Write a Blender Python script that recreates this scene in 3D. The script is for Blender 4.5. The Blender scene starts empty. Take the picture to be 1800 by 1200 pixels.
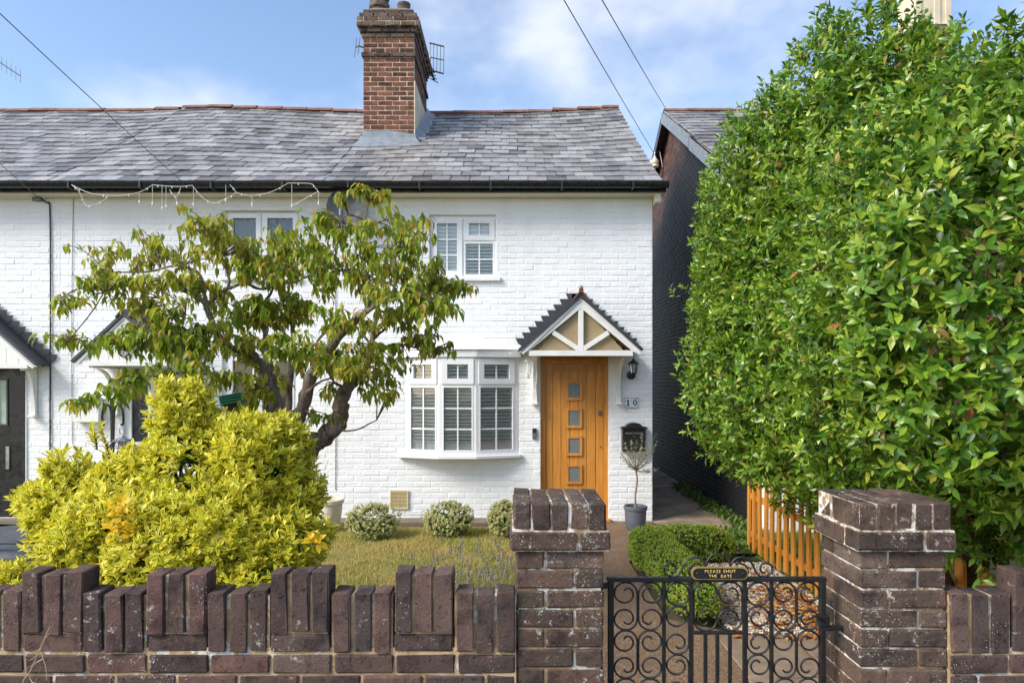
import bpy, bmesh, math, random
import numpy as np
from mathutils import Vector, Matrix, Euler

# ------------------------------------------------------------------ camera, sky, sun, exposure
scene = bpy.context.scene
COL = scene.collection
F, CX, HY, CH = 1200.0, 900.0, 672.0, 1.83      # lens (px of an 1800 px frame), horizon and eye height
cam_d = bpy.data.cameras.new("camera")
cam = bpy.data.objects.new("camera", cam_d)
COL.objects.link(cam)
cam.location = (0, 0, CH)
cam.rotation_euler = (math.radians(90), 0, 0)
cam_d.sensor_width = 36.0
cam_d.lens = 36.0 * F / 1800.0
cam_d.shift_y = (HY - 600.0) / 1800.0
cam_d.clip_start = 0.05
cam_d.clip_end = 3000.0
scene.camera = cam

SUN_TO = Vector((-0.70, -0.40, 0.66)).normalized()     # towards the sun: from the left, a little in front of the facade, through thin cloud
el = math.asin(SUN_TO.z)
az = math.atan2(SUN_TO.x, SUN_TO.y)
world = bpy.data.worlds.new("World")
scene.world = world
world.use_nodes = True
wt = world.node_tree
wt.nodes.clear()
def wn(t): return wt.nodes.new(t)
w_out = wn("ShaderNodeOutputWorld"); w_bg = wn("ShaderNodeBackground"); w_sky = wn("ShaderNodeTexSky")
w_sky.sky_type = 'NISHITA'; w_sky.sun_disc = False
w_sky.sun_elevation = el; w_sky.sun_rotation = az
w_sky.air_density = 1.0; w_sky.dust_density = 1.3; w_sky.ozone_density = 2.0
w_bg.inputs[1].default_value = 0.15
w_tc = wn("ShaderNodeTexCoord"); w_map = wn("ShaderNodeMapping")
w_map.inputs['Scale'].default_value = (1.0, 1.0, 1.7)
w_map.inputs['Location'].default_value = (2.75, 0.4, 1.7)
w_n = wn("ShaderNodeTexNoise"); w_n.inputs['Scale'].default_value = 2.6; w_n.inputs['Detail'].default_value = 5; w_n.inputs['Roughness'].default_value = 0.52
w_r = wn("ShaderNodeMapRange"); w_r.interpolation_type = 'SMOOTHSTEP'
w_r.inputs[1].default_value = 0.46; w_r.inputs[2].default_value = 0.72; w_r.inputs[3].default_value = 0.0; w_r.inputs[4].default_value = 0.62
w_mix = wn("ShaderNodeMixRGB"); w_mix.inputs[2].default_value = (4.9, 4.9, 5.1, 1)
wt.links.new(w_tc.outputs['Generated'], w_map.inputs[0]); wt.links.new(w_map.outputs[0], w_n.inputs['Vector'])
wt.links.new(w_n.outputs[0], w_r.inputs[0]); wt.links.new(w_r.outputs[0], w_mix.inputs[0])
wt.links.new(w_sky.outputs[0], w_mix.inputs[1]); wt.links.new(w_mix.outputs[0], w_bg.inputs[0])
wt.links.new(w_bg.outputs[0], w_out.inputs[0])

sun_d = bpy.data.lights.new("sun", 'SUN')
sun_d.energy = 2.5; sun_d.angle = math.radians(24.0); sun_d.color = (1.0, 0.94, 0.84)
sun = bpy.data.objects.new("sun", sun_d); COL.objects.link(sun)
sun.location = (-8, -2, 12)
sun.rotation_euler = (-SUN_TO).to_track_quat('-Z', 'Y').to_euler()

vs = scene.view_settings
vs.view_transform = 'Standard'; vs.look = 'None'; vs.gamma = 1.0; vs.use_curve_mapping = False
vs.exposure = 0.84

# ------------------------------------------------------------------ helpers
RD = random.Random(11)
NR = np.random.default_rng(11)
WL = {}                                           # world position of every object's origin

def P(px, py, Y):                                 # a point of the photograph at a known distance
    return Vector(((px - CX) * Y / F, Y, CH - (py - HY) * Y / F))

def tag(o, label=None, cat=None, group=None, kind=None):
    if label: o["label"] = label
    if cat: o["category"] = cat
    if group: o["group"] = group
    if kind: o["kind"] = kind
    return o

def wl(o): return WL[o.name] if o is not None else Vector((0, 0, 0))

def thing(name, loc, label, cat, group=None):
    o = bpy.data.objects.new(name, None)
    COL.objects.link(o)
    o.empty_display_size = 0.1
    o.location = loc
    WL[o.name] = Vector(loc)
    return tag(o, label, cat, group)

def put(name, me, parent, loc, rot=None, scale=None):
    o = bpy.data.objects.new(name, me)
    COL.objects.link(o)
    o.parent = parent
    loc = Vector(loc)
    o.location = loc - wl(parent)
    if rot is not None: o.rotation_euler = rot
    if scale is not None: o.scale = scale
    WL[o.name] = loc
    return o

class MB:
    def __init__(s): s.v = []; s.f = []
    def add(s, vs_, fs, M=None):
        b = len(s.v)
        for p in vs_:
            p = Vector(p)
            s.v.append(M @ p if M is not None else p)
        for f in fs: s.f.append([b + i for i in f])
        return s
    def box(s, x0, x1, y0, y1, z0, z1, M=None):
        return s.add([(x0,y0,z0),(x1,y0,z0),(x1,y1,z0),(x0,y1,z0),(x0,y0,z1),(x1,y0,z1),(x1,y1,z1),(x0,y1,z1)],
                     [(0,3,2,1),(4,5,6,7),(0,1,5,4),(1,2,6,5),(2,3,7,6),(3,0,4,7)], M)
    def bar(s, a, b, w, h, up=(0,0,1)):            # box along a segment: w sideways, h along up
        a = Vector(a); b = Vector(b); d = b - a; L = d.length; d.normalize()
        x = d.cross(Vector(up)).normalized(); z = x.cross(d)
        M = Matrix((( x.x, d.x, z.x, a.x),(x.y, d.y, z.y, a.y),(x.z, d.z, z.z, a.z),(0,0,0,1)))
        return s.box(-w/2, w/2, 0, L, -h/2, h/2, M)
    def prism(s, pts, y0, y1, M=None):             # polygon in xz pushed along y
        n = len(pts)
        v = [(p[0], y0, p[1]) for p in pts] + [(p[0], y1, p[1]) for p in pts]
        f = [list(range(n)), list(range(2*n-1, n-1, -1))]
        for i in range(n):
            j = (i + 1) % n
            f.append([i, i + n, j + n, j])
        return s.add(v, f, M)
    def tube(s, pts, rad, seg=6, caps=True):
        pts = [Vector(p) for p in pts]
        n = len(pts)
        if not hasattr(rad, '__len__'): rad = [rad] * n
        t = (pts[1] - pts[0]).normalized()
        ref = Vector((0,0,1)) if abs(t.z) < 0.9 else Vector((1,0,0))
        x = t.cross(ref).normalized()
        b = len(s.v)
        for i in range(n):
            t = (pts[min(i+1, n-1)] - pts[max(i-1, 0)])
            if t.length < 1e-9: t = Vector((0,0,1))
            t.normalize()
            x = (x - t * x.dot(t))
            if x.length < 1e-6: x = t.orthogonal()
            x.normalize()
            y = t.cross(x)
            for k in range(seg):
                a = 2 * math.pi * k / seg
                s.v.append(pts[i] + (x * math.cos(a) + y * math.sin(a)) * rad[i])
        for i in range(n - 1):
            for k in range(seg):
                k2 = (k + 1) % seg
                s.f.append([b+i*seg+k, b+i*seg+k2, b+(i+1)*seg+k2, b+(i+1)*seg+k])
        if caps:
            s.f.append([b + k for k in range(seg - 1, -1, -1)])
            s.f.append([b + (n-1)*seg + k for k in range(seg)])
        return s
    def lathe(s, prof, c, seg=20, M=None):
        c = Vector(c); n = len(prof)
        v = []; f = []
        for (r, z) in prof:
            for k in range(seg):
                a = 2*math.pi*k/seg
                v.append((c.x + r*math.cos(a), c.y + r*math.sin(a), c.z + z))
        for i in range(n-1):
            for k in range(seg):
                k2 = (k+1) % seg
                f.append([i*seg+k, i*seg+k2, (i+1)*seg+k2, (i+1)*seg+k])
        f.append(list(range(seg-1, -1, -1)))
        f.append([(n-1)*seg+k for k in range(seg)])
        return s.add(v, f, M)
    def mesh(s, name, mat, origin, smooth=False, bevel=0.0, bseg=1):
        me = bpy.data.meshes.new(name)
        me.from_pydata([tuple(p - origin) for p in s.v], [], s.f)
        if bevel > 0:
            bm = bmesh.new(); bm.from_mesh(me)
            bmesh.ops.recalc_face_normals(bm, faces=bm.faces)
            es = [e for e in bm.edges if len(e.link_faces) == 2 and e.calc_face_angle(0) > 0.6]
            bmesh.ops.bevel(bm, geom=es, offset=bevel, segments=bseg, affect='EDGES', clamp_overlap=True)
            bm.to_mesh(me); bm.free()
        else:
            bm = bmesh.new(); bm.from_mesh(me)
            bmesh.ops.recalc_face_normals(bm, faces=bm.faces)
            bm.to_mesh(me); bm.free()
        if smooth:
            me.polygons.foreach_set("use_smooth", [True]*len(me.polygons))
            me.set_sharp_from_angle(angle=math.radians(40))
        me.materials.append(mat)
        return me
    def build(s, name, mat, parent=None, smooth=False, bevel=0.0, bseg=1, origin=None):
        if origin is None:
            a = np.array([tuple(p) for p in s.v])
            lo, hi = a.min(0), a.max(0)
            origin = Vector(((lo[0]+hi[0])/2, (lo[1]+hi[1])/2, lo[2]))
        return put(name, s.mesh(name, mat, Vector(origin), smooth, bevel, bseg), parent, origin)

def catmull(pts, n=6):
    pts = [Vector(p) for p in pts]
    out = []
    for i in range(len(pts) - 1):
        p0 = pts[max(i-1, 0)]; p1 = pts[i]; p2 = pts[i+1]; p3 = pts[min(i+2, len(pts)-1)]
        for k in range(n):
            t = k / n
            out.append(0.5*((2*p1) + (p2-p0)*t + (2*p0-5*p1+4*p2-p3)*t*t + (3*p1-p0-3*p2+p3)*t**3))
    out.append(pts[-1])
    return out

def nrm(a):
    return a / np.maximum(np.linalg.norm(a, axis=-1, keepdims=True), 1e-9)

def frames(d, up):                                 # columns: side, along, normal
    d = nrm(d); x = nrm(np.cross(d, up)); z = np.cross(x, d)
    return np.stack([x, d, z], axis=-1)

def scatter(name, T, Fc, UV, Rm, pos, mat, parent=None, origin=None, smooth=False):
    T = np.asarray(T, float); N = len(pos); nv = len(T)
    V = np.einsum('nij,vj->nvi', Rm, T) + pos[:, None, :]
    if origin is None:
        lo, hi = V.reshape(-1,3).min(0), V.reshape(-1,3).max(0)
        origin = Vector(((lo[0]+hi[0])/2, (lo[1]+hi[1])/2, lo[2]))
    V = V - np.array(origin)[None, None, :]
    me = bpy.data.meshes.new(name)
    me.vertices.add(N*nv)
    me.vertices.foreach_set("co", V.astype(np.float32).ravel())
    idx = np.concatenate([np.array(f) for f in Fc]); tot = np.array([len(f) for f in Fc])
    nl = len(idx)
    li = (idx[None, :] + (np.arange(N) * nv)[:, None]).ravel()
    me.loops.add(N*nl)
    me.loops.foreach_set("vertex_index", li.astype(np.int32))
    st = np.concatenate([[0], np.cumsum(tot)[:-1]])
    me.polygons.add(N*len(Fc))
    me.polygons.foreach_set("loop_start", (st[None, :] + (np.arange(N)*nl)[:, None]).ravel().astype(np.int32))
    if UV is not None:
        uv = me.uv_layers.new(name="uv")
        uu = np.tile(np.asarray(UV, np.float32)[idx], (N, 1))
        uv.data.foreach_set("uv", uu.ravel())
    me.update(calc_edges=True)
    me.validate()
    if smooth: me.polygons.foreach_set("use_smooth", [True]*len(me.polygons))
    me.materials.append(mat)
    return put(name, me, parent, origin)

def leaf_T(w, fold=0.25, droop=0.2, mid=0.45):     # a leaf of length 1 along +y, folded at its midrib, drooping
    y1, y2 = 0.28, 0.68
    def z(y): return -droop*y*y
    v = [(0,0,0), (-w*.42,y1,z(y1)+fold*w*.42), (0,y1,z(y1)), (w*.42,y1,z(y1)+fold*w*.42),
         (-w*mid,y2*.86,z(y2*.86)+fold*w*mid), (0,y2,z(y2)), (w*mid,y2*.86,z(y2*.86)+fold*w*mid), (0,1,z(1))]
    f = [(0,2,1),(0,3,2),(1,2,5,4),(2,3,6,5),(4,5,7),(5,6,7)]
    uv = [(.5,0),(0,y1),(.5,y1),(1,y1),(0,y2),(.5,y2),(1,y2),(.5,1)]
    return v, f, uv

def leaves(name, parent, pos, d, up, size, leaf, mat, parts=0, group_name="leaf", score=None):
    """leaf faces at pos pointing along d; the PARTS that show largest are objects of their own"""
    T, Fc, UV = leaf
    Rm = frames(d, up) * size[:, None, None]
    N = len(pos)
    if parts:
        if score is None: score = np.linalg.norm(pos - np.array((0,0,CH)), axis=1) / size
        order = np.argsort(score)
        sel, rest = order[:parts], order[parts:]
    else:
        sel, rest = [], np.arange(N)
    o = scatter(name, T, Fc, UV, Rm[rest], pos[rest], mat, parent)
    o["kind"] = "stuff"
    if parts:
        me = bpy.data.meshes.new(group_name)
        me.from_pydata([tuple(p) for p in T], [], Fc)
        uv = me.uv_layers.new(name="uv")
        for l in me.loops: uv.data[l.index].uv = UV[l.vertex_index]
        me.materials.append(mat)
        tgt = parent
        base = wl(tgt)
        for i in sel:
            q = bpy.data.objects.new(group_name, me)
            COL.objects.link(q); q.parent = tgt
            m = Matrix([[Rm[i][r][0], Rm[i][r][1], Rm[i][r][2], pos[i][r] - base[r]] for r in range(3)] + [[0,0,0,1]])
            q.matrix_local = m
    return o

def smooth_rand(n): return NR.normal(size=(n, 3))

# ------------------------------------------------------------------ materials
class G:
    def __init__(s, name):
        s.m = bpy.data.materials.new(name); s.m.use_nodes = True
        s.nt = s.m.node_tree; s.nt.nodes.clear()
        s.out = s.nt.nodes.new("ShaderNodeOutputMaterial")
    def n(s, t, props=None, **inp):
        nd = s.nt.nodes.new(t)
        for k, v in (props or {}).items(): setattr(nd, k, v)
        for k, v in inp.items():
            key = int(k[1:]) if k[0] == 'i' and k[1:].isdigit() else k.replace('_', ' ')
            if isinstance(v, bpy.types.NodeSocket): s.nt.links.new(v, nd.inputs[key])
            else: nd.inputs[key].default_value = v
        return nd
    def pos(s): return s.n("ShaderNodeNewGeometry").outputs['Position']
    def obj(s): return s.n("ShaderNodeTexCoord").outputs['Object']
    def scale(s, vec, sc):
        return s.n("ShaderNodeMapping", i0=vec, Scale=sc).outputs[0]
    def noise(s, scale, detail=3, rough=.55, vec=None):
        if vec is None: vec = s.pos()
        return s.n("ShaderNodeTexNoise", Vector=vec, Scale=scale, Detail=detail, Roughness=rough).outputs[0]
    def vor(s, scale, vec=None, feature='F1', rnd=1.0):
        if vec is None: vec = s.pos()
        return s.n("ShaderNodeTexVoronoi", {'feature': feature}, Vector=vec, Scale=scale, Randomness=rnd).outputs[0]
    def rng(s, v, a, b, c=0., d=1., smooth=True):
        return s.n("ShaderNodeMapRange", {'interpolation_type': 'SMOOTHSTEP' if smooth else 'LINEAR'}, i0=v, i1=a, i2=b, i3=c, i4=d).outputs[0]
    def ramp(s, fac, stops, interp='LINEAR'):
        nd = s.nt.nodes.new("ShaderNodeValToRGB"); s.nt.links.new(fac, nd.inputs[0])
        cr = nd.color_ramp; cr.interpolation = interp
        while len(cr.elements) < len(stops): cr.elements.new(0.5)
        for e, (p, c) in zip(cr.elements, stops):
            e.position = p; e.color = (c[0], c[1], c[2], 1)
        return nd.outputs[0]
    def mix(s, fac, a, b, mode='MIX'):
        def c(v): return v if isinstance(v, bpy.types.NodeSocket) else ((v[0], v[1], v[2], 1) if hasattr(v, '__len__') else (v, v, v, 1))
        return s.n("ShaderNodeMixRGB", {'blend_type': mode}, i0=fac, i1=c(a), i2=c(b)).outputs[0]
    def math(s, op, a, b=0.5): return s.n("ShaderNodeMath", {'operation': op}, i0=a, i1=b).outputs[0]
    def rand(s):                                    # differs per object and per mesh island
        a = s.n("ShaderNodeObjectInfo").outputs['Random']; b = s.n("ShaderNodeNewGeometry").outputs['Random Per Island']
        return s.math('FRACT', s.math('ADD', a, b))
    def bump(s, h, strength=.5, dist=.01, normal=None):
        nd = s.n("ShaderNodeBump", Height=h, Strength=strength, Distance=dist)
        if normal is not None: s.nt.links.new(normal, nd.inputs['Normal'])
        return nd.outputs[0]
    def pr(s, color, rough=.6, metal=0., bump=None, spec=.5, **kw):
        nd = s.n("ShaderNodeBsdfPrincipled")
        def st(k, v):
            if isinstance(v, bpy.types.NodeSocket): s.nt.links.new(v, nd.inputs[k])
            else: nd.inputs[k].default_value = (v[0], v[1], v[2], 1) if hasattr(v, '__len__') else v
        st('Base Color', color); st('Roughness', rough); st('Metallic', metal); st('Specular IOR Level', spec)
        if bump is not None: st('Normal', bump)
        for k, v in kw.items(): st(k.replace('_', ' '), v)
        return nd
    def done(s, shader):
        s.nt.links.new(shader.outputs[0] if not isinstance(shader, bpy.types.NodeSocket) else shader, s.out.inputs[0])
        return s.m

MAT = {}
def simple(name, c, rough=.6, metal=0., var=.12, nscale=6., bump=.15, bscale=40., spec=.5):
    g = G(name)
    n = g.noise(nscale, 4)
    col = g.mix(1.0, c, g.ramp(n, [(.25, (1-var,)*3), (.75, (1+var,)*3)]), 'MULTIPLY')
    b = g.bump(g.noise(bscale, 3), bump, .004) if bump > 0 else None
    r = g.rng(g.noise(nscale*2.3, 2), .3, .7, max(rough-.1, .03), min(rough+.1, 1))
    MAT[name] = g.done(g.pr(col, r, metal, b, spec))
    return MAT[name]

def brick_mat(name, stops, spots=0.35, white_x=None, rough=.85, bump=.8):
    g = G(name)
    p = g.pos()
    base = g.ramp(g.rand(), stops)
    blot = g.noise(9, 6, .7, p)                                    # burnt and pale patches of the clay
    base = g.mix(g.rng(blot, .34, .52, .85, 0), base, g.mix(1.0, base, (.36, .36, .42), 'MULTIPLY'))
    base = g.mix(g.rng(blot, .54, .72, 0, .75), base, g.mix(1.0, base, (1.75, 1.45, 1.25), 'MULTIPLY'))
    base = g.mix(g.rng(g.noise(95, 4, .75, p), .50, .72, 0, .6), base, g.mix(1.0, base, (.35, .33, .33), 'MULTIPLY'))
    base = g.mix(g.rng(g.noise(140, 3, .7, p), .58, .72, 0, .55), base, g.mix(1.0, base, (2.2, 2.0, 1.8), 'MULTIPLY'))
    v = g.math('ADD', g.vor(95, p), g.math('MULTIPLY', g.math('SUBTRACT', g.noise(150, 2, .6, p), .5), .34))
    sp = g.math('MULTIPLY', g.rng(v, .13, .20, 1, 0), g.rng(g.noise(6, 3, .6, p), .60 - spots*.17, .74 - spots*.17))
    v2 = g.math('MULTIPLY', g.rng(g.noise(34, 6, .78, p), .60 - spots*.05, .645 - spots*.05), g.rng(g.noise(4.5, 3, .6, p), .58 - spots*.15, .68 - spots*.15))
    sp = g.math('MAXIMUM', sp, g.math('MULTIPLY', v2, .85))
    col = g.mix(sp, base, g.mix(g.noise(60, 2), (.70, .68, .62), (.50, .47, .40)))
    pit = g.rng(g.noise(46, 3, .65, p), .61, .69)
    col = g.mix(g.math('MULTIPLY', pit, .6), col, g.mix(1.0, col, (.35,.32,.32), 'MULTIPLY'))
    h = g.math('ADD', g.math('MULTIPLY', g.noise(14, 6, .78, p), 1.4), g.math('MULTIPLY', g.noise(120, 4, .75, p), .8))
    h = g.math('ADD', g.math('SUBTRACT', h, g.math('MULTIPLY', pit, .9)), g.math('MULTIPLY', sp, .2))
    MAT[name] = g.done(g.pr(col, rough, 0, g.bump(h, bump, .006), .3))
    return MAT[name]

def mortar_mat(name, c, white=.3):
    g = G(name); p = g.pos()
    col = g.mix(g.rng(g.noise(14, 4, .6, p), .3, .7), c, (c[0]*.55, c[1]*.5, c[2]*.45))
    w = g.math('MULTIPLY', g.rng(g.noise(26, 4, .65, p), .56 - white*.12, .64 - white*.12), g.rng(g.noise(2.6, 3, .5, p), .52 - white*.2, .62 - white*.2))
    col = g.mix(w, col, (.68, .66, .60))
    MAT[name] = g.done(g.pr(col, .95, 0, g.bump(g.noise(90, 4, .7, p), .9, .006), .2))
    return MAT[name]

brick_mat('wall_brick', [(0, (.066,.047,.043)), (.35, (.105,.066,.054)), (.6, (.080,.060,.055)), (.85, (.145,.078,.064)), (1, (.125,.086,.072))], .32)
brick_mat('pier_brick', [(0, (.062,.043,.035)), (.35, (.105,.068,.050)), (.6, (.078,.058,.047)), (.85, (.125,.075,.055)), (1, (.135,.098,.078))], .62)
brick_mat('red_brick', [(0, (.075,.034,.024)), (.3, (.155,.060,.038)), (.6, (.225,.090,.055)), (.8, (.115,.050,.034)), (1, (.26,.115,.07))], .05, bump=.5)
brick_mat('sooty_brick', [(0, (.070,.052,.044)), (.5, (.115,.082,.064)), (1, (.16,.125,.10))], .3, bump=.6)
mortar_mat('tan_mortar', (.58, .42, .24), .4)
mortar_mat('white_mortar', (.42, .31, .20), .75)
mortar_mat('pale_mortar', (.60, .50, .38), .2)

def paint_wall():
    g = G('painted_brick'); p = g.pos()
    st = g.scale(p, (1.3, 1.3, .35))
    c = g.mix(g.rng(g.noise(2.2, 5, .6, st), .42, .72, 0, .5), (.81,.82,.83), (.68,.685,.68))
    c = g.mix(g.rng(g.noise(30, 5, .7, p), .58, .74, 0, .45), c, (.55,.55,.53))
    c = g.mix(g.math('MULTIPLY', g.rng(g.vor(9, p), .035, .05, 1, 0), .7), c, (.18,.17,.15))
    h = g.math('ADD', g.noise(45, 4, .6, p), g.math('MULTIPLY', g.noise(9, 3, .5, p), 1.5))
    MAT['painted_brick'] = g.done(g.pr(c, .62, 0, g.bump(h, .55, .006), .35))
paint_wall()
simple('white_plastic', (.78,.79,.80), .32, var=.03, bump=.03)
simple('white_wood', (.76,.76,.74), .5, var=.08, bump=.12, bscale=25)
simple('louvre_white', (.88,.88,.86), .45, var=.04, bump=0)
simple('cream', (.72,.66,.50), .6, var=.08)
simple('cream_render', (.62,.54,.40), .85, var=.2, nscale=3, bump=.5)
simple('vent_buff', (.62,.50,.27), .6, var=.1)
simple('black_plastic', (.014,.015,.017), .32, var=.1, bump=.05)
simple('black_iron', (.012,.012,.013), .38, var=.3, nscale=20, bump=.35, bscale=120, spec=.6)
simple('dark_grey', (.055,.062,.072), .5, var=.15, bump=.1)
simple('pot_grey', (.10,.115,.14), .5, var=.12, bump=.1)
simple('pot_cream', (.66,.60,.46), .6, var=.1, bump=.2)
simple('lead', (.23,.26,.29), .5, .15, var=.28, nscale=9, bump=.35, bscale=18)
simple('dark_lead', (.045,.047,.055), .5, .1, var=.25, nscale=9, bump=.35, bscale=18)
simple('terracotta', (.19,.080,.048), .8, var=.45, nscale=9, bump=.5)
simple('soil', (.055,.036,.024), .95, var=.4, nscale=20, bump=1., bscale=60)
simple('dark_room', (.012,.012,.012), .9, var=0, bump=0)
simple('curtain', (.10,.11,.11), .9, var=.3, nscale=14, bump=.2)
simple('dark_glass_panel', (.035,.040,.045), .12, var=.1, bump=0)
simple('frosted_pane', (.16,.18,.185), .28, var=.15, nscale=30, bump=.1)
simple('tan_shade', (.36,.27,.15), .7, var=.1)  # tan colour standing for the shade under the truss porch
simple('gold', (.62,.40,.12), .35, .6, var=.1, bump=0)
simple('letter_gold', (.72,.50,.18), .45, .0, var=.05, bump=0)
simple('blue_ink', (.015,.03,.18), .3, var=0, bump=0)
simple('tile_white', (.74,.75,.76), .18, var=.05, bump=0)
simple('steel', (.42,.43,.44), .35, .9, var=.1, bump=.05)
simple('grey_metal', (.16,.17,.18), .45, .6, var=.15)
simple('dish_grey', (.055,.062,.072), .7, var=.12)
simple('cable_grey', (.07,.07,.07), .6, var=.1, bump=0)
simple('cable_white', (.66,.64,.56), .5, var=.1, bump=0)
simple('green_paint', (.012,.13,.065), .5, var=.2)
simple('brown_wood', (.10,.045,.026), .7, var=.3, nscale=14, bump=.4)
simple('dry_stem', (.42,.33,.19), .8, var=.2, bump=0)
simple('stone_slab', (.22,.165,.115), .85, var=.35, nscale=5, bump=.6)
simple('concrete', (.17,.138,.105), .9, var=.45, nscale=3.2, bump=.8, bscale=35)
simple('alley_concrete', (.27,.205,.145), .92, var=.55, nscale=2.6, bump=1., bscale=28)
simple('pale_green_glass', (.42,.55,.42), .2, var=.2, nscale=12, bump=0)

def wood(name, c1, c2, rough=.38, axis='z'):
    g = G(name); p = g.pos()
    sc = (42, 42, 2.2) if axis == 'z' else (2.2, 42, 42)
    n = g.noise(1.0, 5, .6, g.scale(p, sc))
    r = g.rand()
    col = g.mix(g.rng(n, .3, .72), c1, c2)
    col = g.mix(1.0, col, g.ramp(r, [(0, (.86,.86,.86)), (1, (1.12,1.1,1.08))]), 'MULTIPLY')
    MAT[name] = g.done(g.pr(col, rough, 0, g.bump(n, .25, .002), .45))
wood('oak', (.60,.275,.055), (.45,.18,.030), .36)
wood('fence_orange', (.66,.285,.045), (.50,.185,.022), .5)

def slate():
    g = G('slate'); p = g.pos()
    c = g.ramp(g.rand(), [(0, (.10,.093,.093)), (.3, (.19,.181,.179)), (.75, (.265,.256,.254)), (1, (.37,.36,.358))])
    c = g.mix(g.rng(g.noise(1.1, 4, .6, p), .48, .66, 0, .5), c, (.44,.43,.42))
    c = g.mix(g.rng(g.noise(13, 5, .72, p), .50, .70, 0, .7), c, (.060,.054,.060))
    rust = g.math('MULTIPLY', g.rng(g.noise(1.3, 3, .5, g.scale(p, (1, 1, 1))), .62, .76), .35)
    c = g.mix(rust, c, (.10,.070,.060))
    c = g.mix(g.math('MULTIPLY', g.rng(g.noise(34, 3, .6, p), .64, .70), .8), c, (.50,.49,.44))
    c = g.mix(g.math('MULTIPLY', g.math('MULTIPLY', g.rng(g.noise(19, 4, .6, p), .60, .68), g.rng(g.noise(1.7, 2, .5, p), .5, .65)), .8), c, (.13,.115,.045))
    b = g.bump(g.noise(24, 5, .65, p), .6, .007)
    MAT['slate'] = g.done(g.pr(c, g.rng(g.noise(7, 3, .5, p), .3, .7, .28, .50), 0, b, .8))
slate()
def black_wall():
    g = G('black_red_brick'); p = g.pos()
    sx = g.n("ShaderNodeSeparateXYZ", i0=p)
    m = g.math('ADD', sx.outputs[2], g.math('MULTIPLY', sx.outputs[1], .42))
    m = g.math('ADD', m, g.math('MULTIPLY', g.noise(1.6, 3, .5, p), .9))
    red = g.ramp(g.rand(), [(0, (.085,.042,.030)), (.5, (.14,.066,.045)), (1, (.20,.10,.07))])
    blk = g.mix(g.rng(g.noise(7, 4, .7, p), .62, .75), (.012,.012,.014), (.035,.034,.036))
    blk = g.mix(g.rng(g.noise(28, 4, .7, p), .72, .76), blk, (.25,.25,.24))
    c = g.mix(g.rng(m, 11.0, 12.4, 0, .85), blk, red)  # black low and near, blending to red brick towards the far top
    MAT['black_red_brick'] = g.done(g.pr(c, .6, 0, g.bump(g.noise(40, 4, .6, p), .5, .006), .4))
black_wall()

def glass():
    g = G('window_glass')
    t = g.n("ShaderNodeBsdfTransparent", Color=(.97,.98,.97,1))
    gl = g.n("ShaderNodeBsdfGlossy", Color=(1,1,1,1), Roughness=.02)
    b = g.bump(g.noise(3.5, 2), .05, .02)
    g.nt.links.new(b, gl.inputs['Normal'])
    fr = g.n("ShaderNodeFresnel", IOR=1.5)
    f = g.math('ADD', g.math('MULTIPLY', fr.outputs[0], .95), .01)
    ms = g.n("ShaderNodeMixShader", i0=f)
    g.nt.links.new(t.outputs[0], ms.inputs[1]); g.nt.links.new(gl.outputs[0], ms.inputs[2])
    MAT['window_glass'] = g.done(ms)
glass()

def leaf_mat(name, stops, rough=.4, trans=.35, spec=.5, margin=None, margin_at=.36, vary=None):
    g = G(name)
    r = g.rand()
    c = g.ramp(r, stops)
    uv = g.n("ShaderNodeUVMap").outputs[0]
    sx = g.n("ShaderNodeSeparateXYZ", i0=uv)
    e = g.math('ABSOLUTE', g.math('SUBTRACT', sx.outputs[0], .5))
    c = g.mix(g.rng(e, .0, .05, .35, 0), c, g.mix(1.0, c, (1.6,1.5,1.2), 'MULTIPLY'))      # paler midrib
    if vary is not None:
        c = g.mix(g.rng(g.noise(vary[0], 2, .5), .45, .62, 0, vary[2]), c, vary[1])
    if margin is not None:
        wob = g.math('MULTIPLY', g.math('SUBTRACT', g.noise(60, 2), .5), .22)
        tip = g.math('MULTIPLY', g.rng(sx.outputs[1], .78, 1.0, 0, .25), 1.0)
        e2 = g.math('ADD', g.math('ADD', e, wob), tip)
        lot = g.math('SUBTRACT', margin_at, g.math('MULTIPLY', g.math('FRACT', g.math('MULTIPLY', r, 7.3)), .20))
        d_ = g.math('SUBTRACT', e2, lot)
        mcol = g.ramp(g.math('FRACT', g.math('MULTIPLY', r, 3.7)), margin)
        c = g.mix(g.rng(d_, -.02, .05), c, mcol)
    p = g.pr(c, rough, 0, None, spec)
    t = g.n("ShaderNodeBsdfTranslucent", Color=c)
    ms = g.n("ShaderNodeMixShader", i0=trans)
    g.nt.links.new(p.outputs[0], ms.inputs[1]); g.nt.links.new(t.outputs[0], ms.inputs[2])
    MAT[name] = g.done(ms)
leaf_mat('viburnum_leaf', [(0,(.036,.100,.012)),(.3,(.088,.210,.018)),(.6,(.175,.325,.026)),(.86,(.31,.44,.04)),(.985,(.46,.50,.07)),(1,(.34,.19,.06))], .30, .32, .55, vary=(1.3,(.24,.34,.03),.25))
leaf_mat('cherry_leaf', [(0,(.12,.21,.018)),(.4,(.23,.34,.024)),(.75,(.38,.43,.035)),(.92,(.52,.46,.05)),(1,(.54,.32,.05))], .42, .5, .4, vary=(1.7,(.52,.42,.06),.35))
leaf_mat('euonymus_leaf', [(0,(.09,.18,.016)),(.5,(.17,.27,.02)),(1,(.30,.38,.03))], .40, .42, .4,
         margin=[(0,(.74,.67,.05)),(.6,(.86,.78,.08)),(1,(.92,.85,.16))], margin_at=.18)
leaf_mat('golden_leaf', [(0,(.68,.48,.02)),(1,(.80,.58,.03))], .4, .35, .4)
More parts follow.
